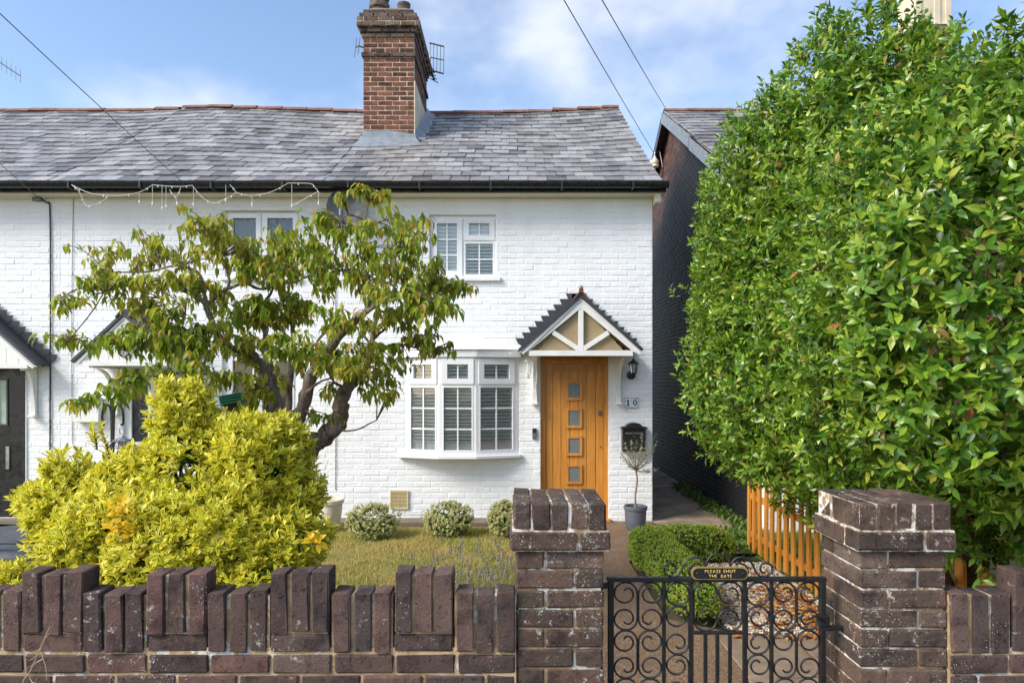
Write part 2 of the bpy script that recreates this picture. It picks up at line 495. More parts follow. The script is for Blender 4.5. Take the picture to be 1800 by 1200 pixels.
leaf_mat('box_leaf', [(0,(.11,.21,.016)),(.6,(.25,.37,.028)),(1,(.44,.51,.06))], .42, .35, .45, vary=(5,(.48,.50,.08),.6))
leaf_mat('cream_variegated', [(0,(.10,.16,.03)),(1,(.17,.22,.05))], .45, .25, .4, margin=[(0,(.62,.59,.24)),(1,(.78,.73,.38))], margin_at=.24)
leaf_mat('olive_leaf', [(0,(.13,.17,.08)),(.6,(.24,.28,.16)),(1,(.42,.45,.32))], .5, .2, .4)
leaf_mat('weed_leaf', [(0,(.05,.11,.015)),(1,(.14,.21,.03))], .5, .3, .4)
leaf_mat('grass_blade', [(0,(.22,.26,.03)),(.35,(.35,.35,.06)),(.7,(.56,.47,.15)),(1,(.70,.58,.26))], .6, .3, .3, vary=(1.3,(.60,.44,.17),.8))
leaf_mat('fallen_leaf', [(0,(.20,.062,.022)),(.5,(.33,.12,.035)),(.8,(.42,.19,.05)),(1,(.60,.38,.06))], .6, .15, .3)
leaf_mat('lavender_stem', [(0,(.28,.34,.12)),(1,(.48,.48,.24))], .6, .2, .3)
leaf_mat('lavender_flower', [(0,(.22,.18,.28)),(.5,(.34,.30,.42)),(1,(.44,.41,.40))], .7, .2, .3)

def bark(name, c1, c2):
    g = G(name); p = g.pos()
    n = g.noise(26, 5, .7, g.scale(p, (1, 1, .45)))
    c = g.mix(g.rng(n, .35, .7), c1, c2)
    c = g.mix(g.rng(g.noise(11, 4, .6, p), .56, .7, 0, .6), c, (.38,.34,.28))
    MAT[name] = g.done(g.pr(c, .85, 0, g.bump(g.math('ADD', n, g.noise(80, 3, .6, p)), .9, .012), .3))
bark('cherry_bark', (.12,.088,.070), (.29,.23,.185))
bark('shrub_bark', (.045,.030,.020), (.12,.085,.055))

def ground_mats():
    g = G('lawn_soil'); p = g.pos()
    c = g.mix(g.rng(g.noise(2.2, 5, .65, p), .38, .62), (.32,.25,.10), (.17,.18,.04))
    c = g.mix(g.rng(g.noise(24, 4, .7, p), .5, .75, 0, .6), c, (.10,.07,.035))
    MAT['lawn_soil'] = g.done(g.pr(c, .95, 0, g.bump(g.noise(60, 4, .7, p), 1., .02), .2))
    g = G('path_aggregate'); p = g.pos()
    v = g.n("ShaderNodeTexVoronoi", Vector=p, Scale=150.)
    c = g.ramp(g.n("ShaderNodeSeparateColor", i0=v.outputs['Color']).outputs[0], [(0,(.10,.058,.034)),(.5,(.20,.125,.074)),(.85,(.28,.19,.12)),(1,(.42,.33,.24))])
    c = g.mix(g.rng(g.noise(2.5, 4, .6, p), .4, .7, 0, .45), c, (.13,.085,.055))
    MAT['path_aggregate'] = g.done(g.pr(c, .9, 0, g.bump(v.outputs[0], .8, .006), .3))
    g = G('pebble'); p = g.pos()
    c = g.ramp(g.rand(), [(0,(.30,.22,.15)),(.3,(.48,.40,.31)),(.7,(.60,.54,.45)),(1,(.70,.67,.61))])
    MAT['pebble'] = g.done(g.pr(c, .75, 0, None, .3))
    g = G('ground_earth'); p = g.pos()
    c = g.mix(g.rng(g.noise(1.5, 5, .6, p), .35, .65), (.11,.085,.055), (.075,.085,.028))
    MAT['ground_earth'] = g.done(g.pr(c, .95, 0, g.bump(g.noise(30, 4, .7, p), 1., .02), .2))
    g = G('asphalt'); p = g.pos()
    c = g.mix(g.rng(g.noise(120, 3, .7, p), .4, .65), (.04,.04,.042), (.075,.073,.07))
    MAT['asphalt'] = g.done(g.pr(c, .9, 0, g.bump(g.noise(200, 3, .7, p), .6, .004), .3))
ground_mats()
# ------------------------------------------------------------------ shared builders for the structure
def put_m(name, me, parent, M):
    o = bpy.data.objects.new(name, me); COL.objects.link(o); o.parent = parent
    o.matrix_local = Matrix.Translation(-wl(parent)) @ M
    WL[o.name] = M.to_translation()
    return o

def holed(mb, u0, u1, w0, w1, d0, d1, holes, M=None):
    """a slab u0..u1 x w0..w1, d0 (front) to d1, with rectangular holes"""
    us = sorted(set([u0, u1] + [h[0] for h in holes] + [h[1] for h in holes]))
    ws = sorted(set([w0, w1] + [h[2] for h in holes] + [h[3] for h in holes]))
    us = [u for u in us if u0 <= u <= u1]; ws = [w for w in ws if w0 <= w <= w1]
    def hole(u, w): return any(h[0] < u < h[1] and h[2] < w < h[3] for h in holes)
    for a, b in zip(us[:-1], us[1:]):
        for c, d in zip(ws[:-1], ws[1:]):
            if hole((a+b)/2, (c+d)/2): continue
            mb.add([(a,d0,c),(b,d0,c),(b,d0,d),(a,d0,d)], [(0,1,2,3)], M)
            mb.add([(a,d1,c),(b,d1,c),(b,d1,d),(a,d1,d)], [(3,2,1,0)], M)
    for (a, b, c, d) in [(h[0],h[1],h[2],h[3]) for h in holes] + [(u0,u1,w0,w1)]:
        a, b, c, d = max(a,u0), min(b,u1), max(c,w0), min(d,w1)
        mb.add([(a,d0,c),(b,d0,c),(b,d0,d),(a,d0,d),(a,d1,c),(b,d1,c),(b,d1,d),(a,d1,d)],
               [(0,4,5,1),(1,5,6,2),(2,6,7,3),(3,7,4,0)], M)
    return mb

def rawmesh(name, mb, mat, smooth=False, bevel=0):
    return mb.mesh(name, mat, Vector((0,0,0)), smooth, bevel)

BR = {}
def brick_mesh(L, D, H, mat, var, bev=.0045, jit=.0022):
    key = (round(L,3), round(D,3), round(H,3), mat.name, var)
    if key not in BR:
        r = random.Random(hash(key[:3]) + var)
        mb = MB(); mb.box(-L/2, L/2, 0, D, 0, H)
        me = mb.mesh('brick', mat, Vector((0,0,0)), False, bev)
        for v in me.vertices:
            v.co.x += r.uniform(-jit, jit); v.co.y += r.uniform(-jit, jit); v.co.z += r.uniform(-jit, jit)
        BR[key] = me
    return BR[key]

def open_brick(L, H, d=.012, bev=.009):            # a brick face standing proud of its joint, open at the back
    x, i = L/2, L/2 - bev
    h, k = H/2, H/2 - bev
    v = [(-x,d,-h),(x,d,-h),(x,d,h),(-x,d,h),(-x,bev*.34,-h),(x,bev*.34,-h),(x,bev*.34,h),(-x,bev*.34,h),(-i,0,-k),(i,0,-k),(i,0,k),(-i,0,k)]
    f = [(8,9,10,11)]
    for a in range(4):
        b = (a+1) % 4
        f.append((a, b, b+4, a+4)); f.append((a+4, b+4, b+8, a+8))
    return v, f

def brick_spans(X0, X1, z0, z1, openings):
    spans = [(X0, X1)]
    for (a, b, c, d) in openings:
        if d <= z0 + .01 or c >= z1 - .01: continue
        ns = []
        for (s, e) in spans:
            if b <= s or a >= e: ns.append((s, e)); continue
            if a > s: ns.append((s, a))
            if b < e: ns.append((b, e))
        spans = ns
    return spans

def facade(parent, X0, X1, Y, Z0, Z1, openings, mat, nparts=300, reveal=.12, pitch=.0752, L=.2255, joint=.005, M=None, core='wall', proud=.0026, seed=1):
    """painted brick face: a holed core wall with bricks standing proud of it"""
    r = random.Random(seed)
    mb = MB(); holed(mb, X0, X1, Z0, Z1, Y + proud, Y + reveal, openings, M)
    w = mb.build(core, mat, parent)
    items = []
    nrow = int((Z1 - Z0) / pitch)
    for k in range(nrow):
        z = Z0 + k * pitch
        off = (0, .5)[k % 2] * L
        for (s, e) in brick_spans(X0, X1, z, z + pitch, openings):
            x = math.floor((s - X0 - off) / L) * L + X0 + off
            while x < e - .001:
                a, b = max(x, s), min(x + L, e)
                if b - a > .035: items.append((a, b, z))
                x += L
    C = Vector((0, 0, CH))
    def wp(a, b, z):
        p = Vector(((a+b)/2, Y, z + pitch/2)); return M @ p if M is not None else p
    items.sort(key=lambda t: ((wp(*t) - C).length) + (0 if t[1]-t[0] > .2 else 3))
    cache = {}
    for (a, b, z) in items[:nparts]:
        ln = round(b - a - joint, 3)
        var = r.randrange(4)
        if (ln, var) not in cache:
            v, f = open_brick(ln, pitch - joint - .003)
            mbb = MB(); rr = random.Random(var*7+3)
            v = [(p[0]+rr.uniform(-.002,.002), p[1]+rr.uniform(-.0012,.0012), p[2]+rr.uniform(-.0025,.0025)) for p in v]
            mbb.add(v, f); cache[(ln, var)] = rawmesh('brick', mbb, mat)
        p = wp(a, b, z); p = p + (Vector((0,-1,0)) if M is None else (M.to_3x3() @ Vector((0,-1,0)))) * r.uniform(-.0015, .0025)
        o = put('brick', cache[(ln, var)], w, p)
        rz = M.to_euler().z if M is not None else 0
        o.rotation_euler = (r.uniform(-.012,.012), r.uniform(-.008,.008), rz + r.uniform(-.006,.006))
    rest = items[nparts:]
    if rest:
        v, f = open_brick(1.0, pitch - joint - .003)
        T = np.array(v)
        sgn = np.sign(T[:,0]); inner = np.abs(T[:,0]) < .4999
        V = []; 
        mb = MB()
        for (a, b, z) in rest:
            ln = b - a - joint
            q = T.copy(); q[:,0] = sgn * (ln/2 - np.where(inner, .009, 0.))
            q += np.stack([NR.uniform(-.002,.002,12), NR.uniform(-.0012,.0012,12), NR.uniform(-.0025,.0025,12)], 1)
            an = r.uniform(-.008, .008)
            q[:,2] += q[:,0]*an
            q[:,0] += (a+b)/2; q[:,1] += Y + r.uniform(-.0025, .0015); q[:,2] += z + pitch/2
            mb.add(q.tolist(), f, M)
        o = mb.build('brickwork', mat, w)
        o["kind"] = "stuff"
    return w

def window(house, p0, p1, z0, z1, lights, frame_d=.06, name='window', sill=None):
    """p0,p1: ends of the window on plan; lights: dicts in metres from p0/z0; the frame mesh carries sash, pane, bar and slat children"""
    p0 = Vector((p0[0], p0[1], 0)); p1 = Vector((p1[0], p1[1], 0))
    u = (p1 - p0).normalized(); n = Vector((-u.y, u.x, 0))   # inward
    if n.y < 0: n = -n
    M = Matrix(((u.x, n.x, 0, p0.x), (u.y, n.y, 0, p0.y), (0, 0, 1, z0), (0,0,0,1)))
    W = (p1 - p0).length; H = z1 - z0
    mb = MB()
    holed(mb, 0, W, 0, H, 0, frame_d, [(l['u'][0], l['u'][1], l['w'][0], l['w'][1]) for l in lights], M)
    fr = mb.build(name, MAT['white_plastic'], house)
    for l in lights:
        (a, b), (c, d) = l['u'], l['w']
        s = l.get('sash', 0)
        if s:
            mb = MB(); holed(mb, a-.008, b+.008, c-.008, d+.008, -.016, .045, [(a+s, b-s, c+s, d-s)], M)
            mb.build('sash', MAT['white_plastic'], fr, bevel=.004)
        else:
            mb = MB(); holed(mb, a-.004, b+.004, c-.004, d+.004, -.005, .03, [(a+.014, b-.014, c+.014, d-.014)], M)
            mb.build('bead', MAT['white_plastic'], fr)
            s = .014
        A, B, C_, D_ = a+s, b-s, c+s, d-s
        mb = MB(); mb.box(A-.003, B+.003, .020, .0235, C_-.003, D_+.003, M); mb.build('pane', MAT['window_glass'], fr)
        nv, nh = l.get('bars', (0, 0))
        for k in range(nv):
            x = A + (B-A)*(k+1)/(nv+1)
            mb = MB(); mb.box(x-.009, x+.009, .008, .0185, C_, D_, M); mb.build('glazing_bar', MAT['white_plastic'], fr)
        for k in range(nh):
            z = C_ + (D_-C_)*(k+1)/(nh+1)
            mb = MB(); mb.box(A, B, .0095, .0175, z-.009, z+.009, M); mb.build('glazing_bar', MAT['white_plastic'], fr)
        fill = l.get('fill', 'slat')
        if fill == 'slat':
            tilt = l.get('tilt', .35)
            mbs = MB(); mbs.box(-(B-A)/2+.012, (B-A)/2-.012, -.024, .024, -.0075, .0075)
            sm = rawmesh('slat', mbs, MAT['louvre_white'])
            pit = l.get('pitch', .050)*.9; z = C_ + l.get('kick', .03)
            Mr = M.to_3x3().to_4x4()
            while z < D_ - .012:
                q = M @ Vector(((A+B)/2, .054, z))
                put_m('slat', sm, fr, Matrix.Translation(q) @ Mr @ Matrix.Rotation(tilt, 4, 'X'))
                z += pit
            mb = MB(); holed(mb, A-.03, B+.03, C_-.03, D_+.03, .048, .085, [(A+.012, B-.012, C_+max(l.get('kick',.03)-.022, .008), D_-.008)], M)
            mb.build('shutter_frame', MAT['louvre_white'], fr)
        else:
            mb = MB(); 
            nn = 14
            pts = []
            for i in range(nn+1):
                t = i/nn; pts.append((A-.02 + (B-A+.04)*t, .13 + .018*math.sin(t*nn*1.9)))
            for i in range(nn):
                (xa, ya), (xb, yb) = pts[i], pts[i+1]
                mb.add([(xa,ya,C_-.02),(xb,yb,C_-.02),(xb,yb,D_+.02),(xa,ya,D_+.02)], [(0,1,2,3)], M)
            mb.build('curtain', MAT['curtain'], fr, smooth=True)
    mb = MB(); mb.box(-.02, W+.02, .42, .44, -.02, H+.02, M); mb.box(-.04, -.02, .06, .44, -.02, H+.02, M); mb.box(W+.02, W+.04, .06, .44, -.02, H+.02, M)
    mb.build('interior', MAT['dark_room'], fr)
    return fr

HS = .0075                                          # metres per pixel on the facade (9 m away)
def hx(px): return (px - CX) * HS
def hz(py): return CH - (py - HY) * HS
def rect(a, b, t, bt): return (hx(a), hx(b), hz(bt), hz(t))
def lights_px(x0, zb, L):                          # pixel rectangles (a,b,top,bottom) to metres inside a window
    out = []
    for (r, kw) in L:
        out.append(dict(u=((r[0]-x0)*HS, (r[1]-x0)*HS), w=((zb-r[3])*HS, (zb-r[2])*HS), **kw))
    return out

# ------------------------------------------------------------------ ground
def sheet(name, pts, z, mat, thick=0.0):
    mb = MB()
    if thick: mb.add([(x,y,z-thick) for x,y in pts] + [(x,y,z) for x,y in pts],
        [list(range(len(pts)))[::-1], list(range(len(pts), 2*len(pts)))] + [[i, (i+1)%len(pts), (i+1)%len(pts)+len(pts), i+len(pts)] for i in range(len(pts))])
    else: mb.add([(x,y,z) for x,y in pts], [list(range(len(pts)))])
    o = mb.build(name, mat, None); o["kind"] = "structure"
    return o
sheet('ground', [(-400,-60),(400,-60),(400,900),(-400,900)], -.03, MAT['ground_earth'])
sheet('pavement', [(-60,-4),(60,-4),(60,2.50),(-60,2.50)], -.016, MAT['asphalt'])
sheet('lawn', [(-9,2.7),(.42,2.7),(.5,8.7),(-9,8.7)], -.008, MAT['lawn_soil'])
sheet('path', [(.32,2.5),(2.5,2.5),(2.5,4.98),(1.62,5.0),(1.2,5.3),(1.2,7.0),(1.5,7.6),(2.1,8.1),(1.95,9.02),(.42,9.02),(.47,7)], -.002, MAT['path_aggregate'])
sheet('side_alley', [(1.86,8.2),(2.4,7.3),(3.08,7.3),(3.08,26),(1.86,26)], .002, MAT['alley_concrete'])
sheet('gravel_bed', [(1.58,4.98),(2.56,4.95),(2.56,6.9),(1.58,6.9)], .004, MAT['ground_earth'])
sheet('neighbour_garden', [(2.56,2.7),(14,2.7),(14,8.8),(3.08,8.8),(3.08,7.2),(2.56,7.2)], -.004, MAT['lawn_soil'])
# slabs in front of the gravel
def slab(name, pts, z):
    mb = MB(); n = len(pts)
    mb.add([(x,y,0.0) for x,y in pts] + [(x,y,z) for x,y in pts], [list(range(n))[::-1], list(range(n,2*n))] + [[i,(i+1)%n,(i+1)%n+n,i+n] for i in range(n)])
    return mb
paving = thing('stone_paving', (1.9,4.0,0), 'worn brown stone slabs between the iron gate and the gravel bed', 'paving')
for i, pts in enumerate([[(1.46,4.2),(1.98,4.24),(1.99,4.94),(1.47,4.92)], [(2.0,4.24),(2.5,4.2),(2.52,4.93),(2.01,4.94)], [(1.43,3.5),(2.05,3.47),(2.06,4.21),(1.45,4.18)], [(2.07,3.46),(2.5,3.48),(2.51,4.18),(2.08,4.2)], [(1.4,2.85),(1.9,2.85),(1.93,3.46),(1.42,3.48)], [(1.92,2.86),(2.45,2.85),(2.48,3.45),(1.95,3.45)]]):
    slab('slab', pts, .012 + .003*(i % 3)).build('slab', MAT['stone_slab'], paving, bevel=.005)

# ------------------------------------------------------------------ roof shape shared by the terrace
EY, EZ, RY = 8.76, 4.385, 12.4
ridge_px = [(-600,197),(0,197),(250,196),(375,190),(500,194),(640,199),(760,201),(900,200),(1000,196),(1085,190),(1200,190)]
RXs = [(p-900)*RY/F for p, _ in ridge_px]; RZs = [CH-(y-HY)*RY/F for _, y in ridge_px]
def ridge_z(x): return float(np.interp(x, RXs, RZs))
def roof_pt(x, t):                                  # t: 0 at the eave, 1 at the ridge
    zr = ridge_z(x)
    sag = -.05*math.sin(math.pi*t)*(0.6+.4*math.sin(x*1.7))
    return Vector((x, EY + (RY-EY)*t, EZ + (zr-EZ)*t + sag))

def slate_roof(house, X0, X1, skip=None, rows=18, w=.25, pt=roof_pt, seed=3, part='roof', back=True, limit=300):
    r = random.Random(seed)
    mb = MB(); nx = 16
    xs = [X0 + (X1-X0)*i/nx for i in range(nx+1)]; ts = [0, .25, .5, .75, 1]
    for i in range(nx):
        for j in range(4):
            q = [pt(xs[i], ts[j]), pt(xs[i+1], ts[j]), pt(xs[i+1], ts[j+1]), pt(xs[i], ts[j+1])]
            q = [p - Vector((0,0,.03)) for p in q]
            mb.add(q, [(0,1,2,3)])
    if back:
        a, b = pt(X0, 1), pt(X1, 1)
        mb.add([a - Vector((0,0,.03)), b - Vector((0,0,.03)), (b.x, 2*b.y-EY, EZ), (a.x, 2*a.y-EY, EZ)], [(0,1,2,3)])
    roof = mb.build(part, MAT['slate'], house)
    cache = {}
    n = 0
    for k in range(rows):
        t0 = k/rows; 
        x = X0 - (0 if k % 2 else w/2)
        while x < X1 - .02:
            a, b = max(x, X0), min(x + w, X1)
            x += w
            if b - a < .05: continue
            xm = (a+b)/2
            t1 = min(t0 + 1.9/rows, 1.0)
            p0, p1 = pt(xm, t0), pt(xm, t1)
            if skip and skip(xm, (p0.y+p1.y)/2): continue
            d = p1 - p0; L = d.length; pitch = math.atan2(d.z, d.y)
            pl, pr_ = pt(a, t0), pt(b, t0)
            roll = math.atan2(pr_.z - pl.z, b - a)
            wd = round((b-a-.009), 3); Lr = round(L, 2); var = r.randrange(3)
            if (wd, Lr, var) not in cache:
                m2 = MB(); rr = random.Random(var + 5)
                j = lambda s=.006: rr.uniform(-s, s)
                hw = wd/2
                m2.add([(-hw+j(.004),j(),0),(hw+j(.004),j(),0),(hw,Lr,0),(-hw,Lr,0),(-hw+j(.004),j(),.021),(0,-.002+j(),.021),(hw+j(.004),j(),.021),(hw,Lr,.009),(-hw,Lr,.009)],
                       [(3,2,1,0),(4,5,6,7,8),(0,1,6,5,4),(1,2,7,6),(2,3,8,7),(3,0,4,8)])
                cache[(wd, Lr, var)] = rawmesh('slate', m2, MAT['slate'])
            slip = r.uniform(-.008, .008) - (.03 if r.random() < .02 else 0)
            p = p0 + d.normalized()*slip + Vector((0,0,.012 + r.uniform(0,.011)))
            put('slate', cache[(wd, Lr, var)], roof, p, (pitch - math.radians(2.2) + r.uniform(-.012,.012), -roll*0 + r.uniform(-.01,.01) - roll, r.uniform(-.018,.018)))
            n += 1
    # ridge tiles
    xx = X0; cr = {}
    while xx < X1 - .05:
        b = min(xx + .45, X1)
        ln = round(b - xx - .008, 3)
        if ln not in cr:
            m2 = MB()
            pr = [(-.13,-.062),(-.09,-.018),(-.04,.012),(.04,.012),(.09,-.018),(.13,-.062),(.118,-.072),(.08,-.03),(.035,-.004),(-.035,-.004),(-.08,-.03),(-.118,-.072)]
            m2.prism(pr, -ln/2, ln/2)
            me = rawmesh('ridge_tile', m2, MAT['terracotta'])
            cr[ln] = me
        xm = (xx+b)/2; a_, b_ = pt(xx, 1), pt(b, 1)
        put('ridge_tile', cr[ln], roof, pt(xm, 1) + Vector((0,0,.035 + r.uniform(-.005,.008))), (math.atan2(b_.z-a_.z, b-xx)*0 + r.uniform(-.02,.02), r.uniform(-.015,.015), math.pi/2 + r.uniform(-.012,.012)))
        xx = b
    return roof

def gutter(house, X0, X1, end=False):
    mb = MB(); yc, zt, rr = 8.68, 4.375, .062
    prof = []
    for k in range(9):
        a = math.pi + math.pi*k/8
        prof.append((yc + rr*math.cos(a), zt + rr*math.sin(a)*1.25))
    inner = [(yc + (rr-.006)*math.cos(math.pi + math.pi*k/8), zt + (rr-.006)*math.sin(math.pi+math.pi*k/8)*1.25) for k in range(8, -1, -1)]
    pts = prof + inner
    Mx = Matrix(((0,1,0,0),(1,0,0,0),(0,0,1,0),(0,0,0,1)))
    mb.prism(pts, X0, X1, Mx)
    g = mb.build('gutter', MAT['black_plastic'], house, smooth=True)
    if end:
        mb = MB(); mb.prism(prof, X1, X1+.01, Mx); mb.build('gutter_end', MAT['black_plastic'], g)
    x = X0 + .35
    while x < X1:
        mb = MB(); mb.box(x-.012, x+.012, 8.61, 8.99, 4.285, 4.294); mb.box(x-.012, x+.012, 8.606, 8.612, 4.285, 4.372); mb.build('gutter_bracket', MAT['black_plastic'], g)
        x += .9
    mb = MB(); mb.box(X0, X1, 8.765, 8.79, 4.27, 4.40); mb.build('fascia', MAT['black_plastic'], house)
    mb = MB(); mb.box(X0, X1, 8.792, 8.996, 4.262, 4.28); mb.build('soffit', MAT['cream'], house)

def canopy(house, cx, half, ze, za, yf, style='truss', wallboard=True):
    sl = math.atan2(za-ze, half)
    th = .035
    mb = MB()
    for s in (-1, 1):
        a = Vector((cx, 0, za)); b = Vector((cx + s*(half+.03), 0, ze - .03*math.tan(sl)))
        n = Vector((s*math.sin(sl), 0, math.cos(sl)))
        off = -s*.002
        pts = [a + Vector((-off,0,0)), b, b - n*th, a - Vector((0,0,th/math.cos(sl)))]
        mb.prism([(p.x, p.z) for p in pts], yf-.03, 8.984)
    cn = mb.build('porch_canopy', MAT['dark_lead'], house)
    wood_m = MAT['white_wood']
    for s in (-1, 1):
        # barge board
        a = Vector((cx, za - th/math.cos(sl) - .004)); b = Vector((cx + s*(half+.02), ze - .02*math.tan(sl) - th/math.cos(sl) - .004))
        w = .095/math.cos(sl)
        q = [(a.x, a.y), (b.x, b.y), (b.x - s*.10, b.y), (a.x, a.y - w)]
        mb = MB(); mb.prism(q, yf, yf+.026); mb.build('bargeboard', wood_m, cn)
        mb = MB(); mb.prism([(a.x, a.y-.016), (b.x-s*.03, b.y-.016+.03*math.tan(sl)-.02), (b.x-s*.05, b.y-.03+.03*math.tan(sl)-.02), (a.x, a.y-.03)], yf-.014, yf-.002); mb.build('trim', wood_m, cn)
        # boarded soffit under the slope
        a2 = Vector((cx, za - .075)); b2 = Vector((cx + s*(half-.05), ze - .02))
        mb = MB(); mb.prism([(a2.x, a2.y), (b2.x, b2.y), (b2.x, b2.y-.014), (a2.x, a2.y-.014)], yf+.04, 8.985); mb.build('soffit', MAT['white_wood'] if style != 'truss' else MAT['tan_shade'], cn)  # truss soffit coloured tan for the shade beneath it
        # wall bracket
        bx = cx + s*(half - .19)
        mb = MB(); mb.box(bx-.035, bx+.035, 8.945, 8.985, ze-.70, ze-.07); mb.box(bx-.045, bx+.045, 8.90, 8.985, ze-.725, ze-.701); mb.build('bracket_post', wood_m, cn, bevel=.004)
        arc = []
        for k in range(9):
            t = k/8*math.pi/2
            arc.append((8.945 - (8.945-yf-.10)*(1-math.cos(t)), ze-.62 + .50*math.sin(t)))
        arc2 = [(y+ .0, z) for (y, z) in arc]
        outer = [(8.945 - (8.945-yf-.10)*(1-math.cos(k/8*math.pi/2))*.86, ze-.62 + .08 + .42*math.sin(k/8*math.pi/2)) for k in range(8, -1, -1)]
        Mx = Matrix(((0,1,0,0),(1,0,0,0),(0,0,1,0),(0,0,0,1)))
        mb = MB(); mb.prism(arc2 + outer, bx-.022, bx+.022, Mx); mb.build('bracket', wood_m, cn)
        mb = MB(); mb.box(bx-.026, bx+.026, yf+.03, 8.944, ze-.115, ze-.05); mb.build('bracket_arm', wood_m, cn)
        # stepped lead flashing let into the wall joints
        slope = (za-ze)/half
        k = 0
        mbf = MB()
        while .142 + .0825*k < half + .13:
            tx = cx + s*(.142 + .0825*k); tz = za + .075 - .0825*slope*k
            y = 8.975 + (.004 if k % 2 else 0)
            mbf.prism([(tx, tz), (tx - s*.2, tz), (tx - s*.2, tz-.17), (tx - s*.035, tz-.0825*slope*1.02)], y, y+.0028)
            k += 1
        mbf.build('flashing', MAT['dark_lead'], cn)
    if style == 'truss':
        zt = ze - .055
        mb = MB(); mb.box(cx-half+.10, cx+half-.10, yf+.002, yf+.03, zt-.055, zt+.012); mb.build('tie_beam', wood_m, cn)
        mb = MB(); mb.box(cx-.032, cx+.032, yf+.004, yf+.028, zt+.012, za-.12); mb.build('king_post', wood_m, cn)
        for s in (-1, 1):
            a = Vector((cx + s*.03, yf+.016, zt+.03)); b = Vector((cx + s*half*.46, yf+.016, zt + .03 + (half*.43)*math.tan(sl)*.72))
            mb = MB(); mb.bar(a, b, .020, .058, up=(s*.6, 0, -.8)); mb.build('strut', wood_m, cn)
        mb = MB(); mb.prism([(cx-half+.16, zt-.04), (cx+half-.16, zt-.04), (cx, za-.12)], yf+.05, yf+.062); mb.build('shade_infill', MAT['tan_shade'], cn)  # added tan sheet, stands for the shaded wall and soffit behind the truss
    else:
        n = 9; zt = ze - .06
        for i in range(n):
            x0 = cx - half*.93 + i*2*half*.93/n; x1 = x0 + 2*half*.93/n - .006
            def top(x): return ze + (half - abs(x-cx))*math.tan(sl) - .10
            pts = [(x0, zt), (x1, zt), (x1, max(top(x1), zt+.004)), (x0, max(top(x0), zt+.004))]
            if x0 < cx < x1: pts.insert(3, (cx, top(cx)))
            mb = MB(); mb.prism(pts, yf+.006, yf+.026); mb.build('board', wood_m, cn)
        mb = MB(); mb.box(cx-half+.1, cx+half-.1, yf-.004, yf+.004, zt-.03, zt+.03); mb.build('tie_beam', wood_m, cn)
    # clay ridge tile
    mb = MB()
    pr = [(cx-.10, za-.07), (cx-.015, za+.035), (cx+.015, za+.035), (cx+.10, za-.07), (cx+.083, za-.078), (cx, za+.012), (cx-.083, za-.078)]
    mb.prism(pr, yf-.045, 8.97); mb.build('ridge_tile', MAT['terracotta'] if style == 'truss' else MAT['dark_lead'], cn, bevel=.004)
    if style == 'truss':
        mb = MB(); mb.tube([(cx, yf-.035, za+.03), (cx+.012, yf+.06, za+.085)], [.03, .022], 8); mb.build('ridge_knob', MAT['terracotta'], cn, smooth=True)
    return cn

# ------------------------------------------------------------------ the white cottages
XA, XB = -2.42, 1.85
up_r = rect(755, 872, 377, 487)
bay_o = rect(712, 912, 627, 797)
door_o = (hx(950), hx(1070), 0.03, hz(621))
cot = thing('white_cottage', ((XA+XB)/2, 9.0, 0), 'white painted brick cottage with orange oak front door and bow window', 'house')
H_ = 4.262
facade(cot, XA, XB, 9.0, 0.0, H_, [up_r, bay_o, door_o], MAT['painted_brick'], 300, seed=5)
mb = MB(); mb.box(XB-.22, XB-.001, 9.13, 15.8, 0, H_); mb.build('side_wall', MAT['painted_brick'], cot)
mb = MB(); mb.prism([(9.0, H_), (15.8, H_), (12.4, 6.62)], XB-.2, XB-.01, Matrix(((0,1,0,0),(1,0,0,0),(0,0,1,0),(0,0,0,1)))); mb.build('gable', MAT['painted_brick'], cot)
mb = MB(); mb.box(XA, XB-.22, 15.6, 15.8, 0, H_); mb.build('back_wall', MAT['painted_brick'], cot)
CHX0, CHX1, CHY0, CHY1 = -2.33, -1.53, 10.67, 12.25
slate_roof(cot, XA, 1.93, skip=lambda x, y: CHX0+.05 < x < CHX1-.05 and CHY0+.1 < y < CHY1+.2, seed=21)
gutter(cot, XA, 1.98, True)
mb = MB(); mb.box(1.851, 1.925, 8.80, 8.99, 4.15, 4.27); mb.build('kneeler', MAT['cream'], cot, bevel=.01)

# upper window
slat = dict(pitch=.052)
w = window(cot, (up_r[0], 9.055), (up_r[1], 9.055), up_r[2], up_r[3], lights_px(755, 487, [
    ((759, 811, 383, 483), dict(sash=.062, bars=(1, 2), tilt=1.05, pitch=.056)),
    ((816, 868, 383, 420), dict(sash=.060, bars=(1, 0), tilt=1.15)),
    ((816, 868, 425, 483), dict(sash=0, bars=(1, 1), tilt=.55))]))
mb = MB(); mb.box(up_r[0]-.03, up_r[1]+.06, 8.955, 9.11, up_r[2]-.055, up_r[2]-.002); mb.build('sill', MAT['white_plastic'], w, bevel=.006)

